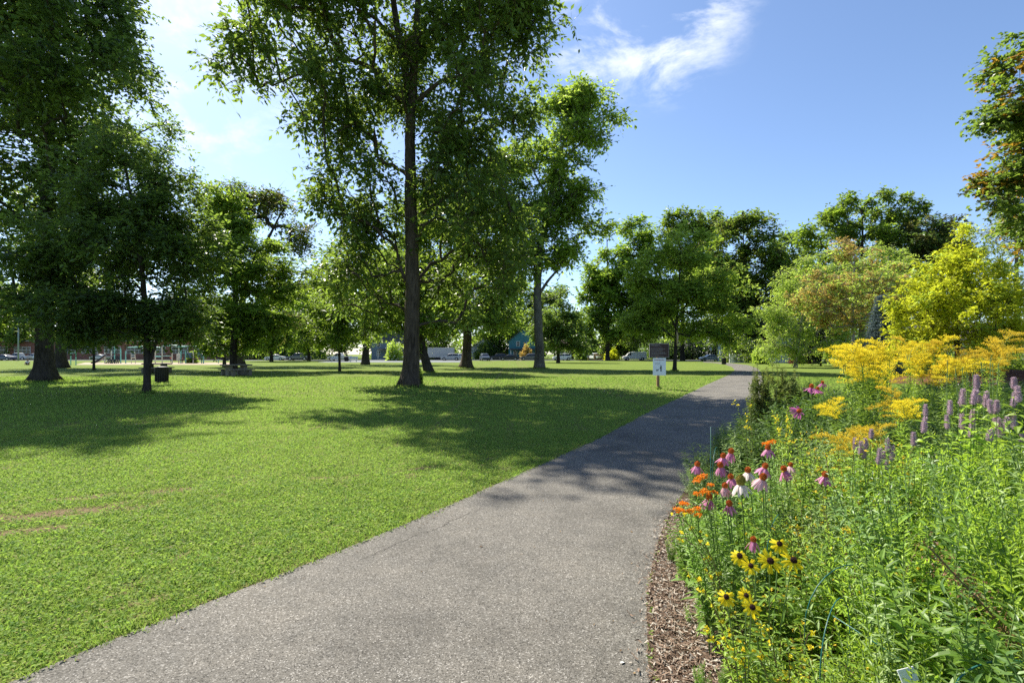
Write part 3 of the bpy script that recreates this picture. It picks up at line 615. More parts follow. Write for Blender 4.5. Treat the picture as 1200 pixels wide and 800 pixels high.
# trees along the far side of the street and round the garden
def far_tree(label, px, D, top, blobs, lm, tw=.35, N=170, leaf=None, per=60, dens=1.5, name='background_tree', bm=None, group=None, rc=None, py0=None):
    yb = HY + EYE * FPX / D; tops = top
    return tree(name, label, (px, yb), D, [(px, yb - (yb - tops) * q) for q in (.2, .45, .7, .9)], tw, blobs, int(N * dens), leaf or D * .0062, lm, bm or m_bark_dark,
                per=per, rc=rc or D * .0115, flat=.75, flare=1.3, tipr=.03, sides=5, group=group)
far_tree('mid green tall tree beyond the street between the walnut and the bright scarred tree', 712, 125, 260, [(735, 275, 26, 22), (762, 285, 22, 22), (700, 330, 24, 24), (715, 310, 28, 30), (735, 345, 34, 34), (740, 320, 28, 40), (700, 350, 25, 35), (725, 365, 34, 36), (690, 385, 22, 26), (755, 262, 14, 12)], [(lm_bright, .75), (lm_mid, .25)], .5, 420, per=62)
far_tree('round dark green street tree left of the white van', 724, 140, 382, [(724, 396, 22, 18), (715, 405, 14, 10), (735, 404, 15, 11)], lm_deep, .22, 130, per=55)
far_tree('dark tall tree with rounded top behind the bright scarred tree', 800, 120, 250, [(800, 265, 25, 18), (825, 275, 25, 20), (780, 270, 16, 16), (805, 310, 40, 32), (790, 360, 40, 40), (765, 380, 30, 30), (785, 250, 16, 12), (840, 262, 18, 14)], [(lm_bright, .4), (lm_mid, .6)], .5, 360)
far_tree('broad dull green tall tree behind the path, right of the scarred tree', 870, 100, 255, [(875, 268, 36, 24), (905, 330, 30, 40), (840, 330, 30, 40), (850, 295, 28, 28), (895, 300, 26, 32), (870, 330, 45, 36), (850, 375, 36, 30), (885, 370, 36, 36), (905, 262, 8, 10)], [(lm_mid, .65), (lm_bright, .2), (lm_olive, .15)], .5, 520)
far_tree('dark green backdrop tree between the dull green tree and the tallest garden tree', 925, 110, 280, [(925, 290, 22, 20), (935, 330, 34, 36), (925, 380, 40, 36)], [(lm_deep, .6), (lm_mid, .4)], .4, 300)
far_tree('tallest rich green tree with clumped crown above the russet garden tree', 1010, 80, 232, [(1030, 240, 30, 22), (985, 252, 28, 20), (1060, 250, 22, 22), (950, 272, 22, 18), (1000, 285, 50, 30), (1060, 290, 40, 30), (1010, 340, 70, 45), (1040, 228, 14, 10)], [(lm_bright, .35), (lm_mid, .65)], .5, 480, per=66)
far_tree('dark olive tree with rounded top between the tallest tree and the golden tree', 1105, 75, 252, [(1110, 262, 22, 18), (1085, 275, 24, 22), (1105, 300, 40, 36), (1100, 350, 40, 40)], [(lm_dark, .5), (lm_olive, .5)], .4, 260)
# garden trees, right side
tree('light_green_tree', 'airy light green tree sweeping to the ground at the end of the path', (932, 430.5), None,
     [(934, 410), (938, 385), (943, 350), (946, 315)], .2, [(945, 322, 26, 22), (915, 345, 24, 26), (950, 350, 40, 34), (905, 378, 20, 26), (930, 385, 34, 26), (965, 310, 22, 20), (900, 402, 12, 13), (1040, 300, 26, 20), (1058, 318, 22, 24), (1020, 308, 26, 20), (900, 412, 16, 12), (925, 412, 26, 14), (985, 400, 40, 24), (1035, 395, 32, 26), (990, 345, 50, 40), (1050, 350, 30, 34)],
     1150, .26, [(lm_light, .85), (lm_bright, .15)], m_bark_pale, per=66, rc=.66, flat=.8, flare=1.3, tipr=.012, droop=.7, W=.36)
tree('russet_tree', 'pale barked garden tree with russet brown leaf sprays in the middle of the garden', (1000, 436), None,
     [(1000, 415), (1000, 385), (999, 350), (1001, 315), (1003, 285)], .14, [(1003, 292, 30, 20), (975, 330, 34, 26), (1030, 330, 36, 28), (990, 365, 46, 24), (1040, 362, 30, 24), (960, 365, 26, 18), (945, 345, 18, 16)],
     480, .2, [(lm_russet, .62), (lm_light, .38)], m_bark_pale, per=48, rc=.5, flat=.5, flare=1.3, tipr=.013, sides=5)
tree('magnolia', 'dense dark evergreen shrub tree beside the white fence', (962, 428.5), None, [(962, 415), (962, 400), (962, 385)], .12,
     [(950, 405, 24, 20), (972, 402, 26, 22), (960, 390, 22, 16), (990, 408, 18, 16)], 220, .3, lm_yew, m_bark_dark, per=70, rc=.7, flat=.8, flare=1.2, sides=5, cat='shrub')
tree('golden_tree', 'bright golden yellow leaved tree on the right of the garden', (1122, 447), None,
     [(1122, 425), (1121, 395), (1122, 350), (1124, 310), (1126, 280)], .13,
     [(1128, 285, 24, 22), (1105, 310, 30, 22), (1150, 312, 32, 28), (1125, 335, 60, 30), (1088, 350, 42, 22), (1168, 350, 42, 30), (1120, 370, 74, 28), (1075, 378, 28, 12), (1110, 402, 66, 22), (1180, 385, 34, 20), (1140, 272, 14, 12), (1060, 388, 14, 8)],
     1000, .15, [(lm_gold, .85), (lm_light, .15)], m_bark_dark, per=62, rc=.36, flat=.85, bough=3, flare=1.3, tipr=.008, sides=5)
tree('grey_conifer', 'thin grey green conifer with bare twigs behind the golden tree at the frame edge', (1192, 434), None,
     [(1192, 400), (1192, 340), (1192, 280), (1190, 215), (1190, 180)], .22, [(1180, 265, 26, 30), (1190, 215, 22, 30), (1195, 310, 28, 30), (1185, 350, 24, 26), (1205, 260, 30, 40)],
     300, .3, [(lm_olive, .6), (lm_light, .4)], m_bark_grey, per=26, rc=.8, flat=.7, flare=1.3, tipr=.016, sides=5, droop=.8, W=.3)
tree('garden_maple', 'maple with orange tinted leaf tips reaching in at the upper right', (1300, 0), 15.5,
     [(1298, 440), (1295, 350), (1290, 250), (1285, 150), (1280, 50), (1275, -40)], .25,
     [(1180, 75, 22, 15, 0, .8), (1185, 110, 32, 14, 0, 1), (1168, 145, 34, 20, 0, 1), (1192, 140, 30, 30, 0, 1.2), (1190, 205, 30, 24, 0, 1.2), (1192, 262, 22, 16, 0, 1), (1180, 210, 30, 15, 0, 1), (1188, 240, 22, 22, 0, 1), (1195, 170, 24, 18, 0, 1.5), (1205, 45, 26, 24, 0, 1), (1192, 34, 18, 14, 0, .8), (1290, 120, 90, 130, 0, 2.5), (1245, 130, 40, 90, 0, 1.5), (1270, 260, 70, 50, 0, 2)],
     800, .125, [(lm_deep, .60), (lm_mid, .22), (lm_olive, .06), (lm_rust, .12)], m_bark_brown, per=95, rc=.36, flat=.4, flare=1.4, tipr=.008, sides=5, W=.75, shell=.4)
# blue spruce: tiers of drooping boughs
def spruce(px, py, D, top, rw, label):
    b0 = np.array([(px - CX) / FPX * D, D, 0]); t = thing('blue_spruce', label, 'tree', b0)
    H = EYE - (top - HY) / FPX * D; tb = MB(); tb.tube([[0, 0, 0], [0, 0, H * .6], [0, 0, H]], [.12, .07, .01], 8); obj('trunk', tb, m_bark_dark, t, smooth=True)
    lb = MB()
    for z in np.linspace(.25, H * .97, 24):
        rr = rw * (1 - z / H) ** .85 + .06
        for a in rng.uniform(0, 6.283, 15):
            k = 150; s = rng.uniform(.15, 1, k) ** .7 * rr; c = np.stack([np.cos(a) * s, np.sin(a) * s, z - .28 * s + .08 * s * s], 1) + rng.normal(size=(k, 3)) * np.array([.09, .09, .04])
            ax = unit(np.array([math.cos(a), math.sin(a), .1]) + rng.normal(size=(k, 3)) * .7)
            lb.leaf4(c, ax, rnd3(k), rng.uniform(.08, .16, k), np.full(k, .035))
    obj('crown', lb, lm_spruce, t); return t
spruce(1034, 0, 34, 345, 1.5, 'blue green spruce with drooping tiers behind the goldenrod, beside the pale barked tree')

# shrubs
def shrub(label, px, py, D, rx, ry, lm, N=90, per=60, leaf=None, name='shrub', flow=None, group=None):
    b0 = np.array([(px - CX) / FPX * D, D, 0]); t = thing(name, label, 'shrub', b0, 0, group); k = D / FPX
    W_, H_ = rx * k, ry * k; u = rnd3(N) * (rng.uniform(0, 1, N) ** .35)[:, None]; u[:, 2] = np.abs(u[:, 2])
    c0 = u * [W_, W_, H_] * (1 + .22 * np.sin(u[:, :1] * 5 + px)) ; c0[:, 2] += .05
    sb = MB()
    for q in c0[:: 3]: sb.tube([[q[0] * .1, q[1] * .1, -.02], q * [.5, .5, .6], q], [.025, .015, .006], 4)
    obj('stems', sb, m_bark_dark, t)
    c = np.repeat(c0, per, 0) + rng.normal(size=(N * per, 3)) * [.16 * W_, .16 * W_, .13 * H_]; c[:, 2] = np.abs(c[:, 2]) + .02
    n_ = len(c); l = (leaf or D * .0045) * rng.uniform(.6, 1.4, n_)
    lb = MB(); lb.leaf4(c, unit(rnd3(n_) + [0, 0, .2]), unit(rnd3(n_) + [0, 0, .9]), l, l * .5); obj('foliage', lb, lm, t)
    if flow:
        m_ = n_ // 9; fb = MB(); cc = c[rng.choice(n_, m_)] * [1.04, 1.04, 1.03]; fb.leaf4(cc, rnd3(m_), unit(rnd3(m_) + [0, 0, 1]), np.full(m_, D * .003), np.full(m_, D * .003)); obj('blossom', fb, flow, t)
    return t
m_white_fl = leafmat('blossom_white', (.6, .55, .5), (.75, .72, .66), (.6, .6, .5), .3)
shrub('shrub dotted with pale blossom beside the silver sedan and the path end', 870, 420, 92, 24, 28, lm_mid, 110, 60, flow=m_white_fl)
shrub('small pale green bush in front of the white fence', 891, 425, 78, 7, 18, lm_light, 40, 50)
shrub('dull red leaved bush at the foot of the dark evergreen', 942, 425, 80, 12, 26, lm_red, 60, 50)
shrub('low wide dark hedge bush in front of the red mulch bank', 1150, 425, 20, 60, 10, lm_yew, 90, 60)
shrub('mid green hedge bush behind the tallest goldenrod', 1165, 425, 34, 50, 34, lm_mid, 120, 70)
shrub('olive bush under the golden tree by the pale low house', 1085, 425, 38, 34, 36, lm_olive, 110, 70)
shrub('dark green bush between the spruce and the golden tree', 1050, 425, 44, 26, 34, lm_deep, 90, 70)
shrub('yellow leaved bush at the driveway beside the round street tree', 716, 420, 128, 7, 10, lm_gold, 40, 40)
shrub('orange tinted bush in front of the teal house', 617, 420, 132, 6, 16, lm_russet, 40, 40)
shrub('pale blossoming bush beside the blue grey house', 463, 421, 120, 8, 22, lm_light, 50, 50, flow=m_white_fl)
shrub('bright green bush inside the playground', 225, 425, 86, 6, 12, lm_bright, 40, 40)
shrub('light green bush before the tan house', 681, 421, 128, 9, 22, lm_bright, 50, 40)
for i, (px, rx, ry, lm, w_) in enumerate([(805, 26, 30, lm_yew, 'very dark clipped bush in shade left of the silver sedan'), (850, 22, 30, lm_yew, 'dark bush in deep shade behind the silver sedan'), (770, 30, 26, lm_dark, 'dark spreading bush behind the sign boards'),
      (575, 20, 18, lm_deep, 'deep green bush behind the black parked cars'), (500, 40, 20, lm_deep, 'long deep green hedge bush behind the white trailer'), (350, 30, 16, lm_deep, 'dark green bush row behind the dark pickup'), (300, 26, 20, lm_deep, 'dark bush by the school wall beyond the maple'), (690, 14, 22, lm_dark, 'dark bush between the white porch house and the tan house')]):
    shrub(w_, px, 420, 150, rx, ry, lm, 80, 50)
for i, (px, D, top, lab, lm) in enumerate([(318, 105, 330, 'bright tree filling the gap right of the maple, beyond the court', lm_bright), (362, 118, 335, 'bright low tree beyond the court benches', lm_bright), (20, 150, 330, 'far tree above the brick school at the frame edge', lm_mid), (230, 165, 340, 'far tree behind the playground seen under the maple', lm_bright), (340, 150, 320, 'far light tree behind the white parked sedan', lm_bright),
      (375, 160, 300, 'far mid green tree seen left of the sapling', lm_mid), (455, 155, 330, 'far tree above the blue grey house', lm_mid), (520, 150, 320, 'far tree above the white trailer', lm_deep), (585, 150, 330, 'far bright tree left of the teal house', lm_bright), (650, 165, 330, 'far tree above the white porch house', lm_deep), (610, 180, 320, 'far bright tree above the teal house roof', lm_bright), (400, 190, 330, 'farthest dark tree beyond the street near the sapling', lm_deep), (130, 175, 330, 'far dark tree above the school roof', lm_deep)]):
    yb = 415
    far_tree(lab, px, D, top + 10, [(px, top + 22, 22, 20), (px - 14, top + 45, 22, 22), (px + 16, top + 48, 22, 20), (px, top + 66, 30, 14)], lm, .35, 150, per=50)

# the wooded blocks far beyond the street
k = 1500; ww = MB(); cx_ = rng.uniform(-330, 330, k); cy_ = rng.uniform(185, 240, k)
ht = 12 + 5 * np.sin(cx_ * .055) + 3 * np.sin(cx_ * .17 + 1) ; cz_ = rng.uniform(0, 1, k) ** .8 * (ht + 3)
n_ = 40; c = np.repeat(np.stack([cx_, cy_, cz_], 1), n_, 0) + rnd3(k * n_) * (rng.uniform(0, 1, k * n_) ** .4)[:, None] * [2.4, 2.4, 1.7]; c[:, 2] = np.abs(c[:, 2])
l = rng.uniform(.8, 1.5, k * n_); ww.leaf4(c, rnd3(k * n_), unit(rnd3(k * n_) + [0, 0, .8]), l, l * .7)
o = obj('distant_wood', ww, lm_deep); o['kind'] = 'stuff'; o['label'] = 'far off belt of trees beyond the houses'; o['category'] = 'wood'

shrub('leafy sucker shoots at the foot of the big middle tree', 490, 450, 24.6, 5, 15, lm_deep, 34, 26, leaf=.11)
# ------------------------------------------------------------------ parked cars
m_tyre = plain('tyre_rubber', (.02, .02, .02), .8, .3); m_rim = plain('rim_alloy', (.5, .5, .5), .35, .5, .8)
m_glass, nt, out = mat('car_glass'); p = pri(nt, out, .08, .6); f = noise(nt, coords(nt), 1.5, 2); nt.links.new(ramp(nt, f, [(.3, (.012, .014, .016)), (.7, (.03, .034, .038))]), p.inputs['Base Color'])
m_lamp = plain('headlamp_lens', (.7, .7, .68), .15, .6); m_tail = plain('tail_lamp_lens', (.35, .02, .02), .25, .5)
m_trim = plain('black_trim', (.03, .03, .032), .6, .3)
def paint(name, c):
    m, nt, out = mat(name); p = pri(nt, out, .35, .5); p.inputs['Coat Weight'].default_value = .5; p.inputs['Coat Roughness'].default_value = .1
    f = noise(nt, coords(nt), 2.5, 4); nt.links.new(ramp(nt, f, [(.3, tuple(k * .92 for k in c)), (.7, c)]), p.inputs['Base Color']); return m
pw, ps, pb, pg = paint('paint_white', (.78, .78, .78)), paint('paint_silver', (.45, .46, .47)), paint('paint_black', (.02, .021, .024)), paint('paint_grey', (.13, .135, .14))
pblue = paint('paint_navy', (.04, .06, .11))
# t, sill, belt, roof, half width : rear -> front
KIND = {
 'sedan': (4.7, .33, [(0,.5,.7,.7,.74),(.02,.3,.92,.92,.84),(.14,.22,1.0,1.0,.89),(.19,.2,1.0,1.04,.9),(.33,.2,.99,1.40,.9),(.42,.2,.98,1.46,.9),(.52,.2,.97,1.45,.9),(.6,.2,.96,1.36,.9),(.73,.2,.95,.99,.9),(.86,.22,.88,.88,.88),(.96,.26,.76,.76,.83),(1,.42,.6,.6,.7)], (.24, .68), (.6, .73), (.33, .19)),
 'suv': (4.6, .37, [(0,.5,.9,.9,.8),(.02,.35,1.08,1.2,.88),(.06,.27,1.1,1.5,.91),(.12,.25,1.1,1.66,.92),(.3,.25,1.08,1.7,.92),(.5,.25,1.06,1.69,.92),(.59,.25,1.05,1.58,.92),(.71,.25,1.04,1.09,.92),(.86,.26,1.0,1.0,.9),(.96,.3,.88,.88,.86),(1,.45,.7,.7,.74)], (.09, .66), (.59, .71), (.12, .05)),
 'van': (5.7, .37, [(0,.4,1.05,2.0,.94),(.01,.3,1.1,2.1,.97),(.3,.28,1.12,2.12,.98),(.6,.28,1.12,2.1,.98),(.7,.28,1.12,2.02,.98),(.78,.28,1.12,1.6,.97),(.84,.28,1.1,1.16,.96),(.95,.3,.98,.98,.92),(.99,.35,.85,.85,.86),(1,.5,.7,.7,.8)], (.66, .8), (.7, .835), None),
 'pickup': (5.5, .4, [(0,.5,.95,.95,.88),(.01,.38,1.08,1.08,.94),(.36,.32,1.1,1.1,.96),(.38,.32,1.1,1.76,.96),(.42,.32,1.1,1.84,.96),(.58,.32,1.1,1.83,.96),(.64,.32,1.1,1.68,.96),(.73,.32,1.1,1.15,.96),(.88,.34,1.05,1.05,.95),(.98,.38,.95,.95,.92),(1,.5,.75,.75,.86)], (.4, .69), (.635, .725), (.4, .37)),
}
def car(kind, pm, px, D, rz, label, name='parked_car', cat='car', group='vehicles parked along the street'):
    L, wr, st, sw, ws, rw = KIND[kind]; t = thing(name, label, cat, ((px - CX) / FPX * D, D, .006), rz, group)
    st = np.array(st)
    def sec(u):
        lo, be, ro, w_ = [np.interp(u, st[:, 0], st[:, i]) for i in range(1, 5)]
        f_ = min(1, (ro - be) / .45); wt = w_ * (.97 - .2 * f_)
        return np.array([(w_ * .9, lo), (w_, lo + .1), (w_ * 1.0, (lo + be) / 2), (w_ * .97, be), (wt, ro - .05 * f_), (wt * .82, ro)])
    us = np.unique(np.r_[st[:, 0], np.linspace(0, 1, 25)]); body = MB(); rings = []
    for u in us:
        h = sec(u); x = (u - .5) * L
        rings.append(np.array([[x, y, z] for y, z in h] + [[x, -y, z] for y, z in h[::-1]]))
    m_ = 12; n_ = len(us); V = np.concatenate(rings); i = np.arange(n_ - 1)[:, None] * m_; j = np.arange(m_)[None]; j2 = (j + 1) % m_
    body.add(V, np.stack([i + j, i + j2, i + m_ + j2, i + m_ + j], -1).reshape(-1, 4))
    for k0 in (0, n_ - 1):
        a = k0 * m_; body.add(V[a:a + m_], [[q, q + 1, 10 - q, 11 - q] for q in range(5)])
    b = obj('body', body, pm, t, smooth=False, bevel=.02)
    for s in (-1, 1):                                     # side glass, split by a pillar
        for u0, u1 in ((sw[0], (sw[0] + sw[1]) / 2 - .008), ((sw[0] + sw[1]) / 2 + .008, sw[1])):
            g = MB(); lo, hi = [], []
            for u in np.linspace(u0, u1, 5):
                h = sec(u); a, c_ = h[3], h[4]
                for f_, l_ in ((.1, lo), (.9, hi)):
                    q = a + (c_ - a) * f_; l_.append([(u - .5) * L, s * (q[0] + .014), q[1]])
            g.add(lo + hi, [[q, q + 1, q + 6, q + 5] for q in range(4)]); obj('side_window', g, m_glass, t)
    def screen(name_, ua, ub):
        g = MB(); a, c_ = sec(ua), sec(ub); o = .02 * (1 if ub < ua else 1)
        za, zb = a[5][1], c_[5][1]; V_ = []
        for u, fr in ((ua + (ub - ua) * .12, 0), (ua + (ub - ua) * .9, 1)):
            h = sec(u); V_ += [[(u - .5) * L, -h[5][0] * 1.02, h[5][1] + .018], [(u - .5) * L, h[5][0] * 1.02, h[5][1] + .018]]
        g.add(V_, [[0, 1, 3, 2]]); obj(name_, g, m_glass, t)
    screen('windshield', ws[1], ws[0])
    if rw: screen('rear_window', rw[1], rw[0])
    for s in (-1, 1):
        for u in (.175, .815):
            w_ = np.interp(u, st[:, 0], st[:, 4]); c_ = np.array([(u - .5) * L, s * (w_ - .09), wr])
            ab = MB(); ab.tube([c_ + [0, s * .085, 0], c_ + [0, s * .097, 0]], [wr * 1.17] * 2, 20); obj('wheel_arch', ab, m_trim, t)
            wb = MB(); wb.tube([c_ - [0, s * .1, 0], c_ + [0, s * .1, 0], c_ + [0, s * .115, 0]], [wr, wr, wr * .93], 20); wh = obj('wheel', wb, m_tyre, t, smooth=False)
            rb = MB(); rb.tube([c_ + [0, s * .11, 0], c_ + [0, s * .122, 0]], [wr * .64, wr * .5], 12); obj('rim', rb, m_rim, wh)
        h = sec(.97); lb = MB(); lb.box(((.965 - .5) * L, s * h[2][0] * .86, h[2][1] + .1), (.16, .22, .13)); obj('headlight', lb, m_lamp, t, bevel=.02)
        h = sec(.015); lb = MB(); lb.box(((.02 - .5) * L, s * h[2][0] * .9, h[3][1] - .12), (.12, .16, .16)); obj('tail_light', lb, m_tail, t, bevel=.02)
        mb_ = MB(); h = sec(sw[1] - .01); mb_.box(((sw[1] - .51) * L, s * (h[3][0] + .1), h[3][1] + .06), (.1, .18, .12)); obj('wing_mirror', mb_, pm, t, bevel=.02)
    bb = MB(); bb.box((.49 * L, 0, .42), (.1, 1.3, .14)); obj('bumper', bb, m_trim, t, bevel=.02)
    return t
PI = math.pi
def street_d(py): return EYE * FPX / (py - HY)
car('sedan', pw, 322.5, 124, PI + .1, 'white sedan parked on the street, seen under the maple')
car('pickup', pg, 350, 124, PI, 'dark grey pickup parked just right of the white sedan', 'parked_truck', 'truck')
car('pickup', pw, 398, 124, PI, 'white pickup parked behind the grey court benches', 'parked_truck', 'truck')
car('sedan', pw, 466, 124, PI, 'white sedan half hidden by the trunk of the big middle tree')
car('suv', ps, 528, 124, PI, 'silver vehicle beside the white trailer'); car('suv', pw, 537.5, 132, PI, 'white vehicle just left of the large straight trunk')
car('suv', pblue, 568, 118, -PI / 2 + .2, 'dark blue car facing the park between the trunks')
car('sedan', pb, 596.5, 124, PI, 'black sedan parked left of the tall walnut trunk')
car('suv', pg, 620.5, 124, PI, 'dark grey vehicle partly hidden by the tall walnut trunk')
car('suv', pw, 658.5, 124, PI + .05, 'white and black vehicle parked by the thin dark street tree')
car('pickup', pw, 697, 140, -PI / 2 + .4, 'white pickup on the driveway by the tan house', 'parked_truck', 'truck')
car('van', pw, 743, 126, PI, 'white panel van parked left of the sign boards', 'parked_van', 'van')
car('sedan', ps, 832, 118, PI, 'silver sedan parked where the path meets the street')
car('suv', pb, 583, 131, PI, 'black vehicle farther back between dark blue car and black sedan')
for a in [('pickup', ps, 22, 130, PI, 'silver pickup in the school car park beside the grey pole'), ('sedan', pblue, 5, 122, PI, 'dark sedan at the edge of the frame by the school'), ('suv', pw, 40, 138, PI, 'white vehicle behind the shade tree trunk by the school'), ('sedan', ps, 117, 138, PI, 'pale sedan behind the playground slide by the school')]:
    car(*a, name='parked_truck' if a[0] == 'pickup' else 'parked_car', cat='truck' if a[0] == 'pickup' else 'car', group='vehicles parked at the school')
# white box trailer
t = thing('box_trailer', 'long white box trailer parked beyond the leaning trunk', 'trailer', ((517 - CX) / FPX * 132, 132, 0))
b = MB(); b.box((0, 0, 1.95), (6.6, 2.3, 2.5)); obj('box', b, plain('trailer_white', (.45, .46, .46), .5), t, bevel=.04)
b = MB(); b.box((0, 0, .6), (6.6, 2.0, .16)); obj('chassis', b, m_trim, t)
for x in (-1.2, -.2):
    for s in (-1, 1): b = MB(); b.tube([[x, s * .85, .42], [x, s * 1.1, .42]], [.42] * 2, 18); obj('wheel', b, m_tyre, t)
b = MB(); b.box((4.0, 0, .55), (1.6, .12, .1)); obj('tow_bar', b, m_trim, t)

# ------------------------------------------------------------------ houses
m_pane, nt, out = mat('window_glass'); p = pri(nt, out, .1, .6); f = noise(nt, coords(nt), 1.2, 3); nt.links.new(ramp(nt, f, [(.3, (.02, .025, .03)), (.7, (.06, .07, .08))]), p.inputs['Base Color'])
m_frame = plain('white_trim', (.72, .72, .70), .6)
def siding(name, c):
    m, nt, out = mat(name); p = pri(nt, out, .75, .2); v = coords(nt)
    wv = nd(nt, 'ShaderNodeTexWave', Scale=1.3, wave_type='BANDS', bands_direction='Z', wave_profile='SAW', Distortion=.1); nt.links.new(v, wv.inputs['Vector'])
    nt.links.new(ramp(nt, noise(nt, v, 1.2, 5), [(.3, tuple(k * .85 for k in c)), (.7, c)]), p.inputs['Base Color']); bump(nt, p, wv.outputs['Fac'], .5, .03); return m
def brick(name, c):
    m, nt, out = mat(name); p = pri(nt, out, .85, .15)
    br = nd(nt, 'ShaderNodeTexBrick', Scale=4.0); br.inputs['Color1'].default_value = (*c, 1); br.inputs['Color2'].default_value = (*[k * .7 for k in c], 1); br.inputs['Mortar'].default_value = (.3, .27, .25, 1); br.inputs['Mortar Size'].default_value = .012
    mp = nd(nt, 'ShaderNodeMapping'); mp.inputs['Rotation'].default_value = (R(90), 0, 0); tc = nt.nodes.new('ShaderNodeTexCoord'); nt.links.new(tc.outputs['Object'], mp.inputs[0]); nt.links.new(mp.outputs[0], br.inputs['Vector'])
    nt.links.new(br.outputs['Color'], p.inputs['Base Color']); return m
m_roof = plain('shingle_roof', (.09, .085, .085), .9, .1, 0, .3, 3); m_roof_b = plain('shingle_brown', (.14, .11, .09), .9, .1, 0, .3, 3)
def win(t, x, z, y, w_=1.0, h_=1.4, nx=1):
    f = MB()
    for dx in (-w_ / 2, w_ / 2): f.box((x + dx, y - .04, z), (.1, .1, h_ + .1))
    for dz in (-h_ / 2, 0, h_ / 2): f.box((x, y - .04, z + dz), (w_ - .1, .1, .08))
    for q in range(1, nx): f.box((x - w_ / 2 + w_ * q / nx, y - .035, z), (.06, .08, h_ - .1))
    o = obj('window', f, m_frame, t); g = MB(); g.box((x, y - .012, z), (w_, .03, h_)); obj('pane', g, m_pane, o)
def house(px, D, w_, d_, h_, rh, wm, rm, label, front_gable=True, wins=(), door=None, porch=None, chim=None):
    t = thing('house', label, 'house', ((px - CX) / FPX * D, D, 0))
    b = MB(); b.box((0, d_ / 2, h_ / 2), (w_, d_, h_))
    g = [[-w_/2, 0, h_], [w_/2, 0, h_], [0, 0, h_ + rh], [-w_/2, d_, h_], [w_/2, d_, h_], [0, d_, h_ + rh]] if front_gable else [[-w_/2, 0, h_], [-w_/2, d_, h_], [-w_/2, d_/2, h_ + rh], [w_/2, 0, h_], [w_/2, d_, h_], [w_/2, d_/2, h_ + rh]]
    b.add(g, None, [[0, 1, 2], [3, 5, 4]]); obj('wall', b, wm, t)
    r = MB(); o = .45; th = .14
    if front_gable:
        for s in (-1, 1):
            q0, q1 = np.array([s * (w_ / 2 + o), -o, h_ - o * rh / (w_ / 2) + .02]), np.array([0, -o, h_ + rh + .02])
            P = [q0, q1, q1 + [0, d_ + 2 * o, 0], q0 + [0, d_ + 2 * o, 0]]; r.add(P + [k + np.array([0, 0, th]) for k in P], [[0,1,2,3],[4,5,6,7],[0,1,5,4],[1,2,6,5],[2,3,7,6],[3,0,4,7]])
    else:
        for s in (0, 1):
            y0 = -o if s == 0 else d_ + o; q0, q1 = np.array([-w_/2 - o, y0, h_ - o * rh / (d_ / 2) + .02]), np.array([-w_/2 - o, d_ / 2, h_ + rh + .02]); e = np.array([w_ + 2 * o, 0, 0])
            P = [q0, q0 + e, q1 + e, q1]; r.add(P + [k + np.array([0, 0, th]) for k in P], [[0,1,2,3],[4,5,6,7],[0,1,5,4],[1,2,6,5],[2,3,7,6],[3,0,4,7]])
    ro = obj('roof', r, rm, t)
    if chim: b = MB(); b.box((chim, d_ * .5, h_ + rh * .8), (.7, .7, rh * 1.1 + .8)); obj('chimney', b, m_brick, ro)
    for x, z, ww, hh in wins: win(t, x, z, 0, ww, hh)
    if door is not None:
        b = MB(); b.box((door, -.03, 1.25), (1.0, .08, 2.1)); dd = obj('door', b, m_door, t); b = MB(); b.ball((door + .36, -.1, 1.2), .05); obj('handle', b, m_rim, dd)
    if porch:
        x0, x1, ph = porch; b = MB(); b.box(((x0 + x1) / 2, -1.3, ph), (x1 - x0 + .5, 2.7, .16), rx=.1); pr = obj('porch_roof', b, rm, t)
        for x in np.linspace(x0, x1, 3): b = MB(); b.box((x, -2.3, ph / 2 - .12), (.18, .18, ph - .2)); obj('porch_post', b, m_frame, t)
        b = MB(); b.box(((x0 + x1) / 2, -1.2, .15), (x1 - x0 + .4, 2.4, .3)); obj('porch_floor', b, m_kerb, t)
    return t
m_brick = brick('red_brick', (.30, .11, .075)); m_door = plain('painted_door', (.12, .05, .04), .5)
W2 = [(-2.2, 1.6, 1, 1.5), (2.2, 1.6, 1, 1.5), (-1.4, 4.4, .9, 1.3), (1.4, 4.4, .9, 1.3)]
house(613, 142, 8, 10, 5.2, 3.2, siding('teal_siding', (.07, .22, .26)), m_roof, 'teal gabled house left of the tall walnut trunk', True, W2, 0, (-3.4, 3.4, 2.9), 2)
house(672, 145, 9, 9, 3.4, 2.6, siding('cream_siding', (.5, .48, .43)), m_roof_b, 'cream house with posted porch behind the white and black vehicle', False, [(-3, 1.7, 1, 1.4), (3, 1.7, 1, 1.4)], 0, (-2.6, 2.6, 2.8), 3)
house(703, 150, 8, 9, 3.2, 2.6, siding('grey_siding', (.34, .36, .38)), m_roof, 'low grey gabled house beside the driveway', True, [(-2, 1.7, 1.1, 1.3), (2, 1.7, 1.1, 1.3)], 0)
house(458, 145, 11, 9, 5.4, 3, siding('blue_grey_siding', (.20, .25, .31)), m_roof, 'blue grey house seen left of the big middle trunk', False, [(-3.5, 1.7, 1, 1.4), (3.5, 1.7, 1, 1.4), (-3.5, 4.3, 1, 1.3), (0, 4.3, 1, 1.3), (3.5, 4.3, 1, 1.3)], 0, (-3, 3, 2.9), -3)
house(568, 150, 8, 9, 3.4, 2.8, siding('white_siding', (.62, .62, .6)), m_roof_b, 'white cottage seen between the trunks behind the dark blue car', True, [(-2, 1.7, 1, 1.3), (2, 1.7, 1, 1.3)], 0)
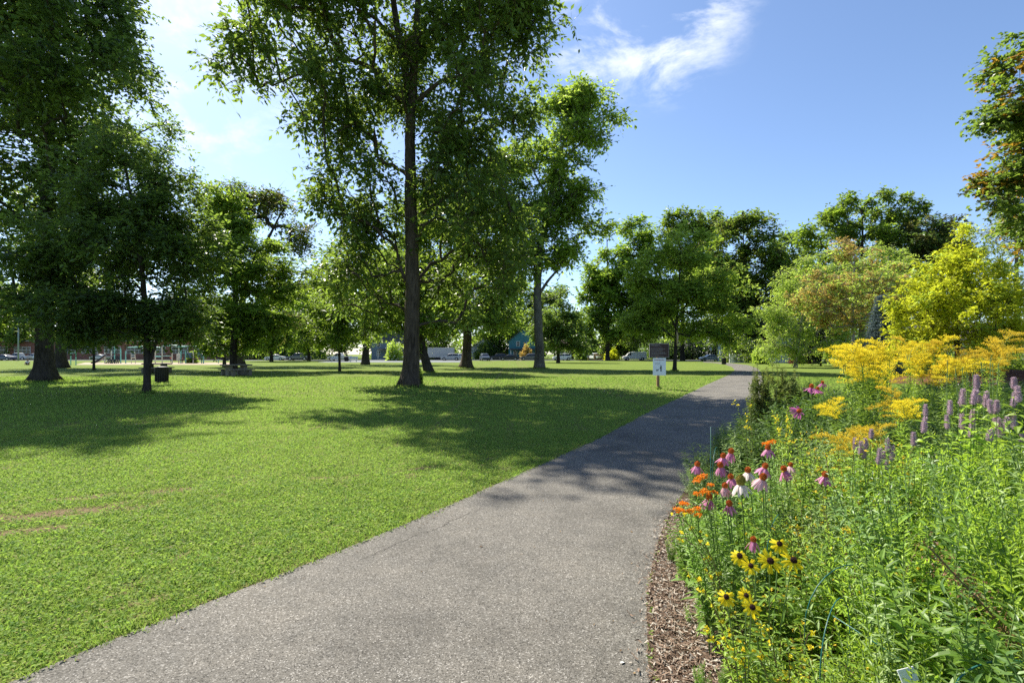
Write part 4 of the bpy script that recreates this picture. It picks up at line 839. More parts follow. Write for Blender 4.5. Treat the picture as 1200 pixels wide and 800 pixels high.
house(905, 100, 14, 9, 5.2, 3, siding('pale_blue_siding', (.42, .50, .58)), m_roof, 'pale blue house behind the light green tree and white fence', False, [(-4.5, 1.8, 1.1, 1.5), (-1.5, 1.8, 1.1, 1.5), (4.5, 1.8, 1.1, 1.5), (-4.5, 4.2, 1, 1.2), (0, 4.2, 1, 1.2), (4.5, 4.2, 1, 1.2)], 1.5, None, 4)
house(795, 150, 9, 9, 3.4, 2.6, m_brick, m_roof, 'red brick house in shade behind the scarred tree', False, [(-3, 1.7, 1.1, 1.4), (3, 1.7, 1.1, 1.4)], 0, None, 2)
house(1135, 62, 15, 8, 3.2, 2.2, siding('pale_siding', (.55, .54, .52)), m_roof, 'pale low house hidden behind the golden tree', False, [(-5, 1.7, 1.2, 1.3), (0, 1.7, 1.2, 1.3), (5, 1.7, 1.2, 1.3)], 2.5)
# red bank of mulch in the garden behind the goldenrod
# school
t = thing('school', 'long red brick school with white window bands behind the playground', 'building', (-124, 148, 0))
b = MB(); b.box((0, 8, 2.6), (110, 16, 5.2)); obj('wall', b, m_brick, t)
b = MB(); b.box((0, 7.9, 5.35), (111, 16.8, .3)); obj('roof', b, m_kerb, t)
b = MB(); b.box((33, 7, 6.6), (22, 12, 2.6)); obj('upper_storey', b, m_brick, t)
b = MB(); b.box((33, 7, 8.02), (22.6, 12.6, .24)); obj('roof', b, m_frame, t)
for x in np.arange(-50, 52, 6.5): win(t, x, 2.7, 0, 4.6, 1.9, 4)
b = MB(); b.box((-46.8, -.06, 1.3), (1.8, .1, 2.4)); obj('door', b, m_door, t)
# white board fence by the pale blue house
t = thing('board_fence', 'white board fence beneath the light green tree', 'fence', ((902 - CX) / FPX * 90, 90, 0))
b = MB()
for x in np.arange(-7, 7.01, .15): b.box((x, 0, .75), (.13, .025, 1.5 + .03 * math.sin(x * 9)))
obj('boards', b, m_frame, t)
b = MB(); b.box((0, .05, .4), (14, .06, .09)); b.box((0, .05, 1.2), (14, .06, .09)); obj('rails', b, m_frame, t)
for x in np.linspace(-7, 7, 7): b = MB(); b.box((x, .13, .8), (.1, .1, 1.6)); obj('post', b, m_frame, t)
t = thing('wooden_fence', 'short brown wooden fence beside the driveway and grey house', 'fence', ((705 - CX) / FPX * 138, 138, 0))
m_wood = plain('stained_wood', (.30, .15, .07), .8, .2, 0, .25, 3); b = MB()
for x in np.arange(-1.9, 1.91, .16): b.box((x, 0, .8), (.14, .03, 1.6))
obj('boards', b, m_wood, t)
for x in (-2, 0, 2): b = MB(); b.box((x, .1, .85), (.1, .1, 1.7)); obj('post', b, m_wood, t)

# ------------------------------------------------------------------ park furniture
m_conc = plain('weathered_concrete', (.20, .175, .14), .9, .2, 0, .2, 4); m_slat = plain('table_planks', (.24, .20, .15), .8, .2, 0, .2, 5)
def picnic(px, py, rz, label):
    t = thing('picnic_table', label, 'picnic table', gnd(px, py), rz, 'picnic tables on the lawn')
    b = MB(); b.box((0, 0, .74), (1.9, .8, .09)); obj('tabletop', b, m_conc, t, bevel=.02)
    for x in (-.5, .5): b = MB(); b.box((x, 0, .345), (.28, .55, .69)); obj('pedestal', b, m_conc, t, bevel=.03)
    for s in (-1, 1):
        b = MB(); b.box((0, s * .82, .42), (1.7, .32, .08)); be = obj('bench', b, m_conc, t, bevel=.02)
        for x in (-.55, .55): b = MB(); b.box((x, s * .82, .188), (.22, .26, .37)); obj('bench_support', b, m_conc, be, bevel=.02)
    return t
picnic(277, 439.8, R(52), 'concrete picnic table at the foot of the bright maple')
picnic(184, 437, R(8), 'concrete picnic table behind the dark bin and the small tree')
def bin_(px, py, label, m, h_=.8, r_=.3):
    t = thing('litter_bin', label, 'litter bin', gnd(px, py), 0, 'dark litter bins in the park')
    b = MB(); b.lathe([(r_ * .86, .03), (r_ * .9, .05), (r_, h_ - .1), (r_ * 1.02, h_ - .09)], 20); obj('drum', b, m, t)
    sl_ = MB()
    for a in np.arange(0, 6.28, .314): sl_.box((math.cos(a) * r_ * .99, math.sin(a) * r_ * .99, h_ * .45), (.02, .035, h_ * .8), rz=a)
    obj('slats', sl_, m, t)
    b = MB(); b.lathe([(r_ * 1.08, h_ - .1), (r_ * 1.1, h_ - .04), (r_ * 1.0, h_), (r_ * .5, h_ + .03)], 20); obj('lid', b, m, t); return t
m_bin = plain('bin_black', (.018, .018, .018), .6, .3)
bin_(189.5, 447.6, 'black slatted litter bin beside the slim forked trunk', m_bin, .82, .31)
bin_(848.4, 427.0, 'black litter bin standing at the bend of the path', m_bin, .95, .31)
bin_(406, 423.4, 'dark litter bin between two grey court benches', m_bin, 1.05, .4)
m_alu = plain('galvanised_bench', (.45, .50, .53), .45, .4, .3)
for px, lab in ((392, 'grey backed bench on the court, left of its bin'), (414, 'grey backed bench on the court, right of its bin')):
    t = thing('court_bench', lab, 'bench', gnd(px, 423.9), 0, 'grey benches beside the court')
    b = MB(); b.box((0, 0, .47), (1.7, .4, .05)); obj('seat', b, m_alu, t, bevel=.01)
    b = MB(); b.box((0, .22, .8), (1.7, .05, .45), rx=-.12); obj('backrest', b, m_alu, t, bevel=.01)
    for x in (-.6, .6): b = MB(); b.box((x, .05, .225), (.07, .36, .45)); b.box((x, .2, .62), (.06, .06, .5)); obj('leg', b, m_alu, t)
# pole by the school
t = thing('lamp_post', 'grey metal pole in front of the school car park', 'pole', gnd(21.5, 422.6))
b = MB(); b.tube([[0, 0, 0], [0, 0, 5], [0, 0, 8.5]], [.16, .14, .09], 10); obj('pole', b, plain('pole_grey', (.25, .3, .32), .5), t, smooth=True)
b = MB(); b.tube([[0, 0, 8.4], [.6, -.3, 8.7], [1.4, -.7, 8.75]], [.05, .05, .04], 8); obj('arm', b, m_rim, t); b = MB(); b.box((1.7, -.85, 8.72), (.7, .28, .14), rz=-.45); obj('lamp_head', b, m_rim, t, bevel=.03)
# hydrant
t = thing('fire_hydrant', 'small yellow fire hydrant on the far verge by the driveway', 'hydrant', gnd(689, 422.4)); m_hyd = plain('hydrant_yellow', (.55, .36, .06), .5)
b = MB(); b.lathe([(.2, 0), (.2, .06), (.13, .08), (.13, .55), (.17, .57), (.15, .68), (.06, .78), (.04, .84)], 14); obj('barrel', b, m_hyd, t)
for s in (-1, 1): b = MB(); b.tube([[s * .1, 0, .42], [s * .24, 0, .42]], [.07, .075], 10); obj('outlet_cap', b, m_hyd, t)
# round street sign above the silver sedan
t = thing('street_sign', 'small white road sign above the silver sedan', 'sign', gnd(833, 422.8)); b = MB(); b.tube([[0, 0, 0], [0, 0, 2.8]], [.035] * 2, 8); obj('post', b, m_rim, t)
b = MB(); b.tube([[0, -.05, 2.7], [0, -.08, 2.7]], [.38, .38], 8); obj('sign_plate', b, m_frame, t)

# notice board beside the path
t = thing('park_sign', 'wooden post with brown rules board above a white dog notice', 'sign', gnd(771.5, 456), 0)
D = t.location.y; k = D / FPX
m_post = plain('sign_post_wood', (.25, .15, .08), .8, .2, 0, .3, 6); m_brn = plain('sign_brown', (.045, .022, .02), .5, .3, 0, .1); m_wht = plain('sign_white', (.72, .76, .82), .5, .3, 0, .04); m_ink = plain('sign_ink', (.02, .02, .02), .6); m_let = plain('sign_lettering', (.34, .32, .31), .6); m_inkr = plain('sign_red_ink', (.35, .06, .06), .6)
b = MB(); b.box((0, .06, .95), (.11, .11, 1.95)); obj('post', b, m_post, t, bevel=.01)
zt = lambda py: EYE - (py - HY) * k
x0, x1, z0, z1 = (760.8 - 771.5) * k, (783.8 - 771.5) * k, zt(418.8), zt(402.4)
b = MB(); b.box(((x0 + x1) / 2, -.015, (z0 + z1) / 2), (x1 - x0, .03, z1 - z0)); rb = obj('rules_board', b, m_let, t, bevel=.004)
b = MB(); b.box(((x0 + x1) / 2, -.033, (z0 + z1) / 2), (x1 - x0 - .03, .006, z1 - z0 - .03)); obj('board_face', b, m_brn, rb)
b = MB(); H_ = z1 - z0; Wd = x1 - x0; random.seed(3)
for row, (fz, f1) in enumerate([(.88, .5), (.80, .62), (.66, .66), (.60, .72), (.53, .7), (.46, .62), (.37, .74), (.31, .84), (.25, .8), (.17, .45), (.09, .72)]):
    x = x0 + .06 * Wd
    while x < x0 + f1 * Wd:
        l = random.uniform(.025, .075); b.box((x + l / 2, -.038, z0 + fz * H_), (l, .004, .010 if row != 0 else .016)); x += l + .014
obj('lettering', b, m_let, rb)
x0, x1, z0, z1 = (765.0 - 771.5) * k, (780.2 - 771.5) * k, zt(439.7), zt(419.4)
b = MB(); b.box(((x0 + x1) / 2, -.02, (z0 + z1) / 2), (x1 - x0, .006, z1 - z0)); wb = obj('dog_notice', b, m_wht, t, bevel=.002)
b = MB(); xx = x0 + .1 * (x1 - x0); random.seed(5)
while xx < x0 + .86 * (x1 - x0): l = random.uniform(.03, .06); b.box((xx + l / 2, -.026, z1 - .085), (l, .004, .024)); xx += l + .012
obj('lettering', b, m_inkr, wb)
b = MB()
for fz in (.70, .64):
    xx = x0 + .18 * (x1 - x0)
    while xx < x0 + .55 * (x1 - x0): l = random.uniform(.02, .05); b.box((xx + l / 2, -.026, z0 + fz * (z1 - z0)), (l, .004, .008)); xx += l + .012
# walking figure and small dog pictogram
px_, pz = x0 + .62 * (x1 - x0), z0 + .24 * (z1 - z0)
b.ball((px_, -.027, pz + .235), (.024, .004, .027)); b.box((px_, -.026, pz + .15), (.055, .005, .115)); b.box((px_ - .012, -.026, pz + .05), (.02, .005, .11), ry=.08); b.box((px_ + .014, -.026, pz + .05), (.02, .005, .11), ry=-.08); b.box((px_ - .04, -.026, pz + .14), (.014, .005, .09), ry=.5)
dx = px_ - .16; b.box((dx, -.026, pz + .05), (.075, .005, .035)); b.ball((dx + .045, -.027, pz + .075), (.02, .004, .017)); b.box((dx - .028, -.026, pz + .015), (.012, .005, .045)); b.box((dx + .028, -.026, pz + .015), (.012, .005, .045)); b.box((dx - .045, -.026, pz + .075), (.01, .005, .035), ry=-.5)
obj('pictogram', b, m_ink, wb)

# ------------------------------------------------------------------ playground
PD = 84.0
def pg(px, py, dy=0): return at(px, py, PD) + [0, dy, 0]
m_teal = plain('playground_teal', (.20, .52, .48), .5); m_cream = plain('playground_cream', (.58, .58, .50), .55); m_plas = plain('slide_grey', (.16, .17, .21), .4, .4); m_navy = plain('panel_blue', (.05, .10, .16), .5)
o0 = np.array([(190 - CX) / FPX * PD, PD, 0])
t = thing('play_structure', 'teal and cream climbing structure with arched bars in the playground', 'playground', o0)
def lp(px, py, dy=0): q = pg(px, py, dy) - o0; return q
def zg(px, dy=0): q = lp(px, 415, dy); q[2] = 0; return q
for px, top, m, dy in [(170, 408, m_cream, 0), (182, 408, m_cream, 0), (190, 405, m_cream, 0), (202.5, 405, m_cream, 1.5), (212, 405.5, m_teal, 0), (206.5, 412, m_cream, -1), (217.5, 411, m_teal, 0), (226.5, 410, m_cream, 0), (232, 406, m_teal, 1), (238.5, 404, m_teal, 0), (147.3, 411, m_teal, 0), (166, 406, m_teal, 1)]:
    b = MB(); b.tube([zg(px, dy), [zg(px, dy)[0], dy, lp(px, top)[2]]], [.085] * 2, 10); obj('post', b, m, t)
for a, c_, y in [(190, 212, 405.5), (150, 182, 407), (206, 238, 406.5)]:
    b = MB(); q = np.array([lp(a, y), lp((a + c_) / 2, y - 1.5), lp(c_, y)]); b.tube(q, [.06] * 3, 8); b.tube(q + [0, 1.2, 0], [.06] * 3, 8)
    for f in np.linspace(.05, .95, 9): x = q[0] + (q[-1] - q[0]) * f + [0, 0, .12 * math.sin(f * PI)]; b.tube([x, x + [0, 1.2, 0]], [.03] * 2, 6)
    obj('overhead_bars', b, m_teal, t)
for px, py, w_, h_, m in [(209.5, 418.5, .62, 1.1, m_cream), (222, 416, .9, .9, m_navy), (235, 415.5, .8, .8, m_navy), (186, 417.5, .9, .25, m_teal), (196, 417, 1.3, .1, m_teal)]:
    b = MB(); b.box(lp(px, py, -.1), (w_, .06, h_)); obj('panel', b, m, t, bevel=.02)
b = MB(); b.box(lp(232, 420.5, .6), (1.75, 1.4, .18)); b.box(lp(209, 422, .6), (2.0, 1.4, .18)); obj('deck', b, plain('deck_brown', (.12, .07, .05), .7), t)
def slide(q, label_part):
    s = MB(); q = smooth(resample(q, .3), 3)
    for a, b_, w_ in ((0, 0, 0),):
        pass
    s.tube(q, [.05] * len(q), 6); n_ = len(q); nrm = np.array([0, 1., 0]); L_ = q - nrm * .28; R_ = q + nrm * .28
    V = np.concatenate([L_ + [0, 0, .22], L_, R_, R_ + [0, 0, .22]]); i = np.arange(n_ - 1)
    Q = np.concatenate([np.stack([i + k * n_, i + k * n_ + 1, i + (k + 1) * n_ + 1, i + (k + 1) * n_], 1) for k in range(3)]); s.add(V, Q); s.add(V + [0, 0, -.03], Q); return s
obj('slide', slide([lp(238.5, 405.5), lp(244, 410.5), lp(251, 417.5), lp(258, 420.5), lp(267, 422.6)], ''), m_plas, t, smooth=True)
b = MB(); b.tube([zg(256), lp(256, 420.5)], [.06] * 2, 8); obj('slide_support', b, m_teal, t)
o0 = np.array([(125 - CX) / FPX * PD, PD, 0]); t = thing('slide_tower', 'small play tower with grey slide and dark climbing net at the playground end', 'playground', o0)
for px, top, m in [(123, 413, m_cream), (130.5, 411, m_cream), (134.3, 406, m_teal), (141.5, 408, m_teal)]:
    b = MB(); b.tube([zg(px), [zg(px)[0], 0, lp(px, top)[2]]], [.09] * 2, 10); obj('post', b, m, t)
obj('slide', slide([lp(125, 416.5), lp(121, 419), lp(115.5, 424), lp(108, 425.6)], ''), m_plas, t, smooth=True)
b = MB(); b.box(lp(128, 417.5, .5), (1.1, 1.2, .12)); obj('deck', b, m_plas, t)
b = MB()
for f in np.linspace(0, 1, 7): b.tube([lp(127 + 15 * f, 426.2, -.6), lp(129 + 10 * f, 417, .4)], [.07] * 2, 6); b.tube([lp(128, 425.5 - 8 * f, -.5 + f * .9), lp(141, 425.5 - 8 * f, -.5 + f * .9)], [.06] * 2, 6)
obj('climbing_net', b, m_trim, t)
t = thing('activity_board', 'cream activity panel on two legs in the playground', 'playground', gnd(156, 426)); D_ = t.location.y; kk = D_ / FPX
b = MB(); b.box((0, 0, 1.35), (.72, .08, .95)); obj('panel', b, m_cream, t, bevel=.05); b = MB(); b.box((0, -.05, 1.5), (.5, .02, .2)); b.box((0, -.05, 1.15), (.5, .02, .24)); obj('panel_openings', b, m_navy, t)
for x in (-.33, .33): b = MB(); b.tube([[x, .05, 0], [x, .05, 1.0]], [.05] * 2, 8); obj('leg', b, m_cream, t)
t = thing('fitness_bar', 'pair of plain teal posts left of the slide tower', 'playground', gnd(86, 427.6))
for x in (-.36, .36): b = MB(); b.tube([[x, 0, 0], [x, 0, 1.9]], [.06] * 2, 8); obj('post', b, m_teal, t)
b = MB(); b.tube([[-.36, 0, 1.75], [.36, 0, 1.75]], [.035] * 2, 8); obj('bar', b, m_teal, t)

# ------------------------------------------------------------------ people
m_skin = plain('skin', (.42, .25, .18), .6); m_hair = plain('hair_brown', (.06, .04, .03), .7)
def skin_obj(name, J, E, Rr, m, parent, root=0, lvl=1):
    me = bpy.data.meshes.new(name); me.from_pydata([tuple(j) for j in J], E, []); o = bpy.data.objects.new(name, me); C.objects.link(o); o.parent = parent; me.materials.append(m)
    s = o.modifiers.new('skin', 'SKIN'); sv = me.skin_vertices[0].data
    for i, r_ in enumerate(Rr): sv[i].radius = (r_, r_); sv[i].use_root = i == root
    s.use_smooth_shade = True; o.modifiers.new('sub', 'SUBSURF').render_levels = lvl; o.modifiers['sub'].levels = lvl; return o
def person(loc, rz, h, top, bottom, label, sit=False, rise=False):
    t = thing('person', label, 'person', loc, rz); s = h / 1.75
    z = .12 if sit else .92
    J = [(0,0,z),(0,0,z+.22),(0,0,z+.45),(0,0,z+.56),(0,-.01,z+.68),(0,-.02,z+.80)]; E = [(0,1),(1,2),(2,3),(3,4),(4,5)]; Q = [.13,.12,.14,.055,.085,.07]
    for sd in (-1, 1):
        a = len(J)
        hand = (sd*.34,-.2,z+.1) if not rise else (sd*.26,-.32,z+.62)
        el = (sd*.27,.0,z+.18) if not rise else (sd*.3,-.12,z+.38)
        J += [(sd*.19,0,z+.44), el, hand]; E += [(2,a),(a,a+1),(a+1,a+2)]; Q += [.062,.045,.033]
        hv = np.array(hand); wr_ = len(J) - 1
        for f in range(5): J.append(tuple(hv + np.array([sd*(.02-.013*f), -.07-.01*(2-abs(f-2)), -.06+.01*f]))); E.append((wr_, len(J)-1)); Q.append(.009)
        b = len(J)
        if sit: J += [(sd*.1,-.02,z),(sd*.2,-.4,z+.28),(sd*.14,-.62,.05),(sd*.14,-.76,.04)]
        else: J += [(sd*.1,0,z-.04),(sd*.11,-.03+sd*.06,.48),(sd*.12,sd*.1,.07),(sd*.12,sd*.1-.15,.04)]
        E += [(0,b),(b,b+1),(b+1,b+2),(b+2,b+3)]; Q += [.095,.065,.042,.035]
    body = skin_obj('body', [tuple(np.array(j)*s) for j in J], E, [q*s for q in Q], m_skin, t)
    sh = [(0,0,z+.02),(0,0,z+.22),(0,0,z+.46)]; e = [(0,1),(1,2)]; q = [.145,.135,.15]
    for sd in (-1, 1): a=len(sh); sh += [(sd*.2,0,z+.445), (sd*.24,0,z+.3) if not rise else (sd*.27,-.08,z+.4)]; e += [(2,a),(a,a+1)]; q += [.075,.062]
    skin_obj('shirt', [tuple(np.array(j)*s) for j in sh], e, [k_*s for k_ in q], top, t)
    tr = [(0,0,z)]; e = []; q = [.15]
    for sd in (-1, 1):
        a = len(tr); tr += ([(sd*.1,-.02,z),(sd*.2,-.4,z+.28)] if sit else [(sd*.105,0,z-.06),(sd*.11,-.03+sd*.06,.46)]); e += [(0,a),(a,a+1)]; q += [.108,.08]
    skin_obj('trousers', [tuple(np.array(j)*s) for j in tr], e, [k_*s for k_ in q], bottom, t)
    hb = MB(); hb.ball(np.array([0,.015,z+.78])*s, np.array([.1,.11,.105])*s, 10, 6); obj('hair', hb, m_hair, t, smooth=True)
    fb = MB()
    for sd in (-1, 1): fb.ball(np.array([sd*.035,-.098,z+.74])*s, .011*s, 6, 4)
    obj('eyes', fb, m_trim, t)
    return t
c_red, c_wht, c_den, c_drk = plain('shirt_red', (.5,.06,.05)), plain('shirt_white', (.72,.74,.8)), plain('denim', (.07,.1,.17)), plain('dark_cloth', (.03,.03,.04))
person(gnd(32.5, 427.6), .5, 1.6, c_wht, c_drk, 'person in a white shirt sitting on the grass beside the shade tree trunk', sit=True)
person(gnd(201, 425.8), .4, 1.25, c_red, c_den, 'child in a red top standing inside the climbing structure', rise=True)
person(gnd(214, 425.8), -1.2, 1.15, c_red, c_drk, 'second child in red with dark trousers behind the cream panel')
# ------------------------------------------------------------------ the flower bed
lf_green = leafmat('perennial_leaf', (.11, .21, .026), (.20, .33, .05), (.40, .62, .05), .45, .46, .36, .3)
lf_fine  = leafmat('narrow_leaf_yellow_green', (.19, .31, .025), (.32, .46, .05), (.56, .76, .06), .47, .46, .36, .3)
lf_grey  = leafmat('narrow_leaf_grey_green', (.19, .29, .09), (.32, .42, .16), (.42, .58, .12), .4, .46, .36, .15)
lf_blue  = leafmat('perennial_leaf_blue_green', (.11, .21, .055), (.20, .31, .09), (.34, .54, .07), .42, .42, .42, .3)
lf_dark  = leafmat('perennial_leaf_dark', (.05, .105, .024), (.10, .17, .036), (.22, .36, .035), .42, .5, .25, .25)
lf_brown = leafmat('shrub_leaf_bronze', (.085, .13, .03), (.17, .20, .05), (.30, .36, .06), .35, .5, .2, .2)
st_green = plain('green_stem', (.12, .19, .05), .6, .3); st_red = plain('reddish_stem', (.16, .11, .05), .6, .3)
pt_gold = leafmat('goldenrod_floret', (.80, .60, .02), (.92, .76, .045), (.98, .86, .06), .45, .6, .15, .1)
pt_gold2 = leafmat('goldenrod_floret_dull', (.55, .40, .03), (.74, .56, .05), (.8, .6, .05), .42, .6, .15, .1)
pt_pink = leafmat('petal_pink', (.52, .17, .32), (.66, .27, .44), (.7, .3, .5), .35, .5, .2, .15)
pt_mag  = leafmat('petal_magenta', (.38, .08, .24), (.5, .13, .34), (.5, .15, .4), .35, .5, .2, .1)
pt_pale = leafmat('petal_pale', (.70, .55, .52), (.80, .70, .64), (.7, .6, .55), .35, .5, .2, .1)
pt_blush = leafmat('petal_blush', (.60, .34, .40), (.72, .46, .50), (.75, .45, .5), .35, .5, .2, .15)
pt_yel  = leafmat('petal_yellow', (.88, .66, .012), (.94, .78, .025), (.98, .84, .03), .55, .5, .2, .05)
pt_org  = leafmat('petal_orange', (.80, .20, .01), (.90, .32, .015), (.9, .35, .02), .3, .5, .2, .1)
pt_lil  = leafmat('hyssop_floret', (.38, .26, .33), (.56, .42, .48), (.55, .42, .5), .3, .6, .15, .15)
m_cone = plain('cone_orange', (.45, .11, .015), .7, .2, 0, .5, 260); m_coneg = plain('cone_green_gold', (.26, .20, .03), .7, .2, 0, .5, 260); m_eye = plain('cone_dark_brown', (.035, .012, .008), .7, .2, 0, .4, 260)

def sprig(smb, lmb, P, spacing, L, W, t0=.15, el=.7, fold=.2, droop=.3, rad=.0028, whorl=2, jitter=.5, sizef=None):
    """one stem along the polyline P with leaves in whorls"""
    P = np.asarray(P, float); smb.tube(P, np.linspace(rad, rad * .45, len(P)), 4, cap=False)
    d = np.r_[0, np.cumsum(np.linalg.norm(np.diff(P, axis=0), axis=1))]; Ln = d[-1]
    s = np.repeat(np.arange(Ln * t0, Ln, spacing), whorl); n = len(s)
    if n == 0: return
    c = np.stack([np.interp(s, d, P[:, i]) for i in range(3)], 1)
    tg = np.stack([np.interp(s, d, np.gradient(P[:, i])) for i in range(3)], 1); tg = unit(tg)
    az = np.repeat(np.arange(n // whorl) * 1.9, whorl) + np.tile(np.arange(whorl) * 2 * PI / whorl, n // whorl) + rng.normal(size=n) * .35 + rng.uniform(0, 6)
    ref = np.cross(tg, [.3, .9, .1]); ref = unit(ref); r2 = np.cross(tg, ref)
    rd = np.cos(az)[:, None] * ref + np.sin(az)[:, None] * r2
    e = el + rng.normal(size=n)[:, None] * jitter * .5 if np.isscalar(el) else el
    ax = unit(rd * np.cos(e) + tg * np.sin(e)); nm = unit(tg * np.cos(e) - rd * np.sin(e) + rng.normal(size=(n, 3)) * .2)
    f = s / Ln; sz = (1.1 - .55 * f) if sizef is None else sizef(f)
    lmb.leaf8(c, ax, nm, L * sz * rng.uniform(.7, 1.25, n), W * sz * rng.uniform(.75, 1.2, n), fold, droop)
def curve(b, d, lean, h, k=7):
    t = np.linspace(0, 1, k)[:, None]
    return np.asarray(b) + np.array([d[0], d[1], 0]) * lean * t ** 1.6 + np.array([0, 0, h]) * (t - .12 * (lean / h) * t * t)

def filler(name, label, group, ns, h, R0, lean, spacing, L, W, lm, sm, el=.7, whorl=2, side=0, dots=None, droop=.3, t0=.15):
    t = thing(name, label, 'plant', (0, 0, 0), 0, group); s_, l_, f_ = MB(), MB(), MB()
    for i in range(ns):
        a = rng.uniform(0, 2 * PI); r_ = R0 * rng.uniform() ** .5; d = np.array([math.cos(a), math.sin(a)])
        hh = h * rng.uniform(.68, 1.05) * (1 - .18 * r_ / R0)
        P = curve([d[0] * r_ * .6, d[1] * r_ * .6, 0], d, lean * rng.uniform(.3, 1.3), hh) ; P[1:] += np.cumsum(rng.normal(size=(6, 3)) * .006, 0)
        sprig(s_, l_, P, spacing, L, W, t0, el, droop=droop, whorl=whorl)
        if side:                                                   # side shoots
            for q in rng.uniform(.45, .95, side):
                p0 = P[int(q * 6)]; dd = unit(np.r_[rng.normal(size=2), .9]); sprig(s_, l_, np.stack([p0 + dd * k_ for k_ in np.linspace(0, .16 * h, 4)]), spacing * .9, L * .7, W * .75, .2, el, rad=.0016, droop=droop)
        if dots:
            n_ = 5; q = P[rng.integers(3, 7, n_)] + rng.normal(size=(n_, 3)) * .02
            for _ in range(3): f_.leaf4(q, rnd3(n_), rnd3(n_), np.full(n_, .013), np.full(n_, .011))
    obj('stems', s_, sm, t); obj('foliage', l_, lm, t)
    if dots: obj('blossom', f_, dots, t)
    return t
def bed_e(X, Y): return X - path_x(np.array([Y]), Rg2)[0]

kinds = {
 'leafy': [filler('leafy_perennial', 'leafy green perennial without flowers filling the front of the bed', 'leafy green plants filling the bed', 20, 1.0, .16, .16, .03, .08, .028, lf_green, st_green, .5, 2, 1) for _ in range(4)],
 'fine': [filler('bluestar_plant', 'feathery yellow green plant with narrow leaves on the right of the bed', 'feathery yellow green plants', 26, 1.0, .2, .16, .0155, .046, .0125, lf_fine, st_green, .7, 2, 3, droop=.12, t0=.35) for _ in range(4)],
 'grey': [filler('mountain_mint', 'pale grey green narrow leaved plant in the middle of the bed', 'pale grey green plants', 20, 1.0, .15, .13, .024, .058, .0125, lf_grey, st_green, .6, 2, 1, t0=.25) for _ in range(3)],
 'pea': [filler('sneezeweed', 'yellowish leafy plant speckled with tiny orange buds', 'speckled yellowish plants', 20, 1.0, .16, .16, .028, .062, .015, lf_fine, st_red, .5, 2, 1, dots=pt_gold2, t0=.2) for _ in range(3)],
 'blue': [filler('bushy_herb', 'bluish green bushy plant in the near right of the bed', 'bluish green bushy plants', 22, 1.0, .2, .17, .02, .05, .0155, lf_blue, st_green, .5, 2, 2, droop=.2, t0=.3) for _ in range(4)],
 'broad': [filler('broad_leaved_plant', 'broad leaved green plant low in the bed', 'broad leaved plants', 9, .8, .1, .2, .06, .13, .045, lf_green, st_green, .45, 1, 0, droop=.45) for _ in range(3)],
 'dark': [filler('tall_perennial', 'dark leafy perennial standing in the rear of the bed', 'dark plants in the rear of the bed', 24, 1.0, .2, .14, .028, .11, .026, lf_dark, st_green, .5, 2, 0) for _ in range(3)],
}
used = set()
def put(kind, X, Y, h, rz=None):
    v = int(rng.integers(len(kinds[kind]))); o = kinds[kind][v]; rz = rng.uniform(0, 6.28) if rz is None else rz
    wsc = (min(1.15, .55 + .55 * h) if h > .33 else h * .95) * rng.uniform(.9, 1.12)
    if o.name not in used:
        used.add(o.name); o.location = (X, Y, .015); o.rotation_euler = (0, 0, rz); o.scale = (wsc, wsc, h)
    else: dup(o, (X, Y, .015), rz, (wsc, wsc, h))
YTOP = ([740, 780, 800, 830, 870, 900, 950, 1000, 1040, 1100, 1200, 1500], [720, 640, 600, 572, 560, 548, 500, 482, 512, 505, 492, 480])
Yv = 1.0
while Yv < 8.8:
    sp = .21 if Yv < 2.6 else .27 if Yv < 4 else .42
    e0 = path_x(np.array([Yv]), Rg2)[0]
    for X in np.arange(e0 + .3, Yv * 1.12 + .55, sp):
        x, y = X + rng.uniform(-.09, .09), Yv + rng.uniform(-.09, .09); px = CX + x / y * FPX; e = bed_e(x, y)
        if e < (.37 if y < 3.0 else .24) + .06 * math.sin(y * 9) or y < .95: continue
        h = min(.36 + .76 * e, 1.25) * rng.uniform(.86, 1.08)
        yt = np.interp(px, *YTOP) if y < 4.2 else np.interp(px, [860, 900, 940, 980, 1040, 1100, 1200, 1500], [492, 470, 462, 450, 450, 448, 446, 446])
        h = min(h, EYE - (yt - HY) / FPX * y * rng.uniform(.94, 1.08))
        if h < .34: continue
        if y > 4.2: kd = 'dark' if rng.uniform() < .75 else 'grey'
        elif px > 1030 and y < 3.0: kd = rng.choice(['fine', 'blue', 'leafy', 'grey', 'broad'], p=[.68, .10, .12, .04, .06] if y > 1.85 else [.42, .30, .17, .03, .08])
        elif 955 < px < 1060 and 1.9 < y: kd = 'pea' if rng.uniform() < .6 else 'grey' if rng.uniform() < .4 else 'leafy'
        elif 925 < px <= 1010 and y > 2.6: kd = 'grey' if rng.uniform() < .8 else 'leafy'
        elif y > 3.2: kd = 'dark' if rng.uniform() < .5 else 'leafy'
        else: kd = rng.choice(['leafy', 'pea', 'grey', 'broad'], p=[.6, .14, .12, .14])
        put(kd, x, y, h)
    Yv += sp
for _ in range(18):
    y = rng.uniform(1.9, 4.6); x = path_x(np.array([y]), Rg2)[0] + rng.uniform(.08, .28); put(rng.choice(['leafy', 'broad']), x, y, rng.uniform(.1, .2))
for px_, D_, h_ in [(905, 4.6, 1.0), (918, 4.9, 1.05), (930, 4.5, 1.05), (938, 5.2, 1.15), (950, 5.4, 1.2), (960, 5.0, 1.15), (890, 4.9, .9), (945, 4.2, 1.0), (968, 5.6, 1.2), (915, 4.2, .85)]: put('dark', (px_ - CX) / FPX * D_, D_, h_)
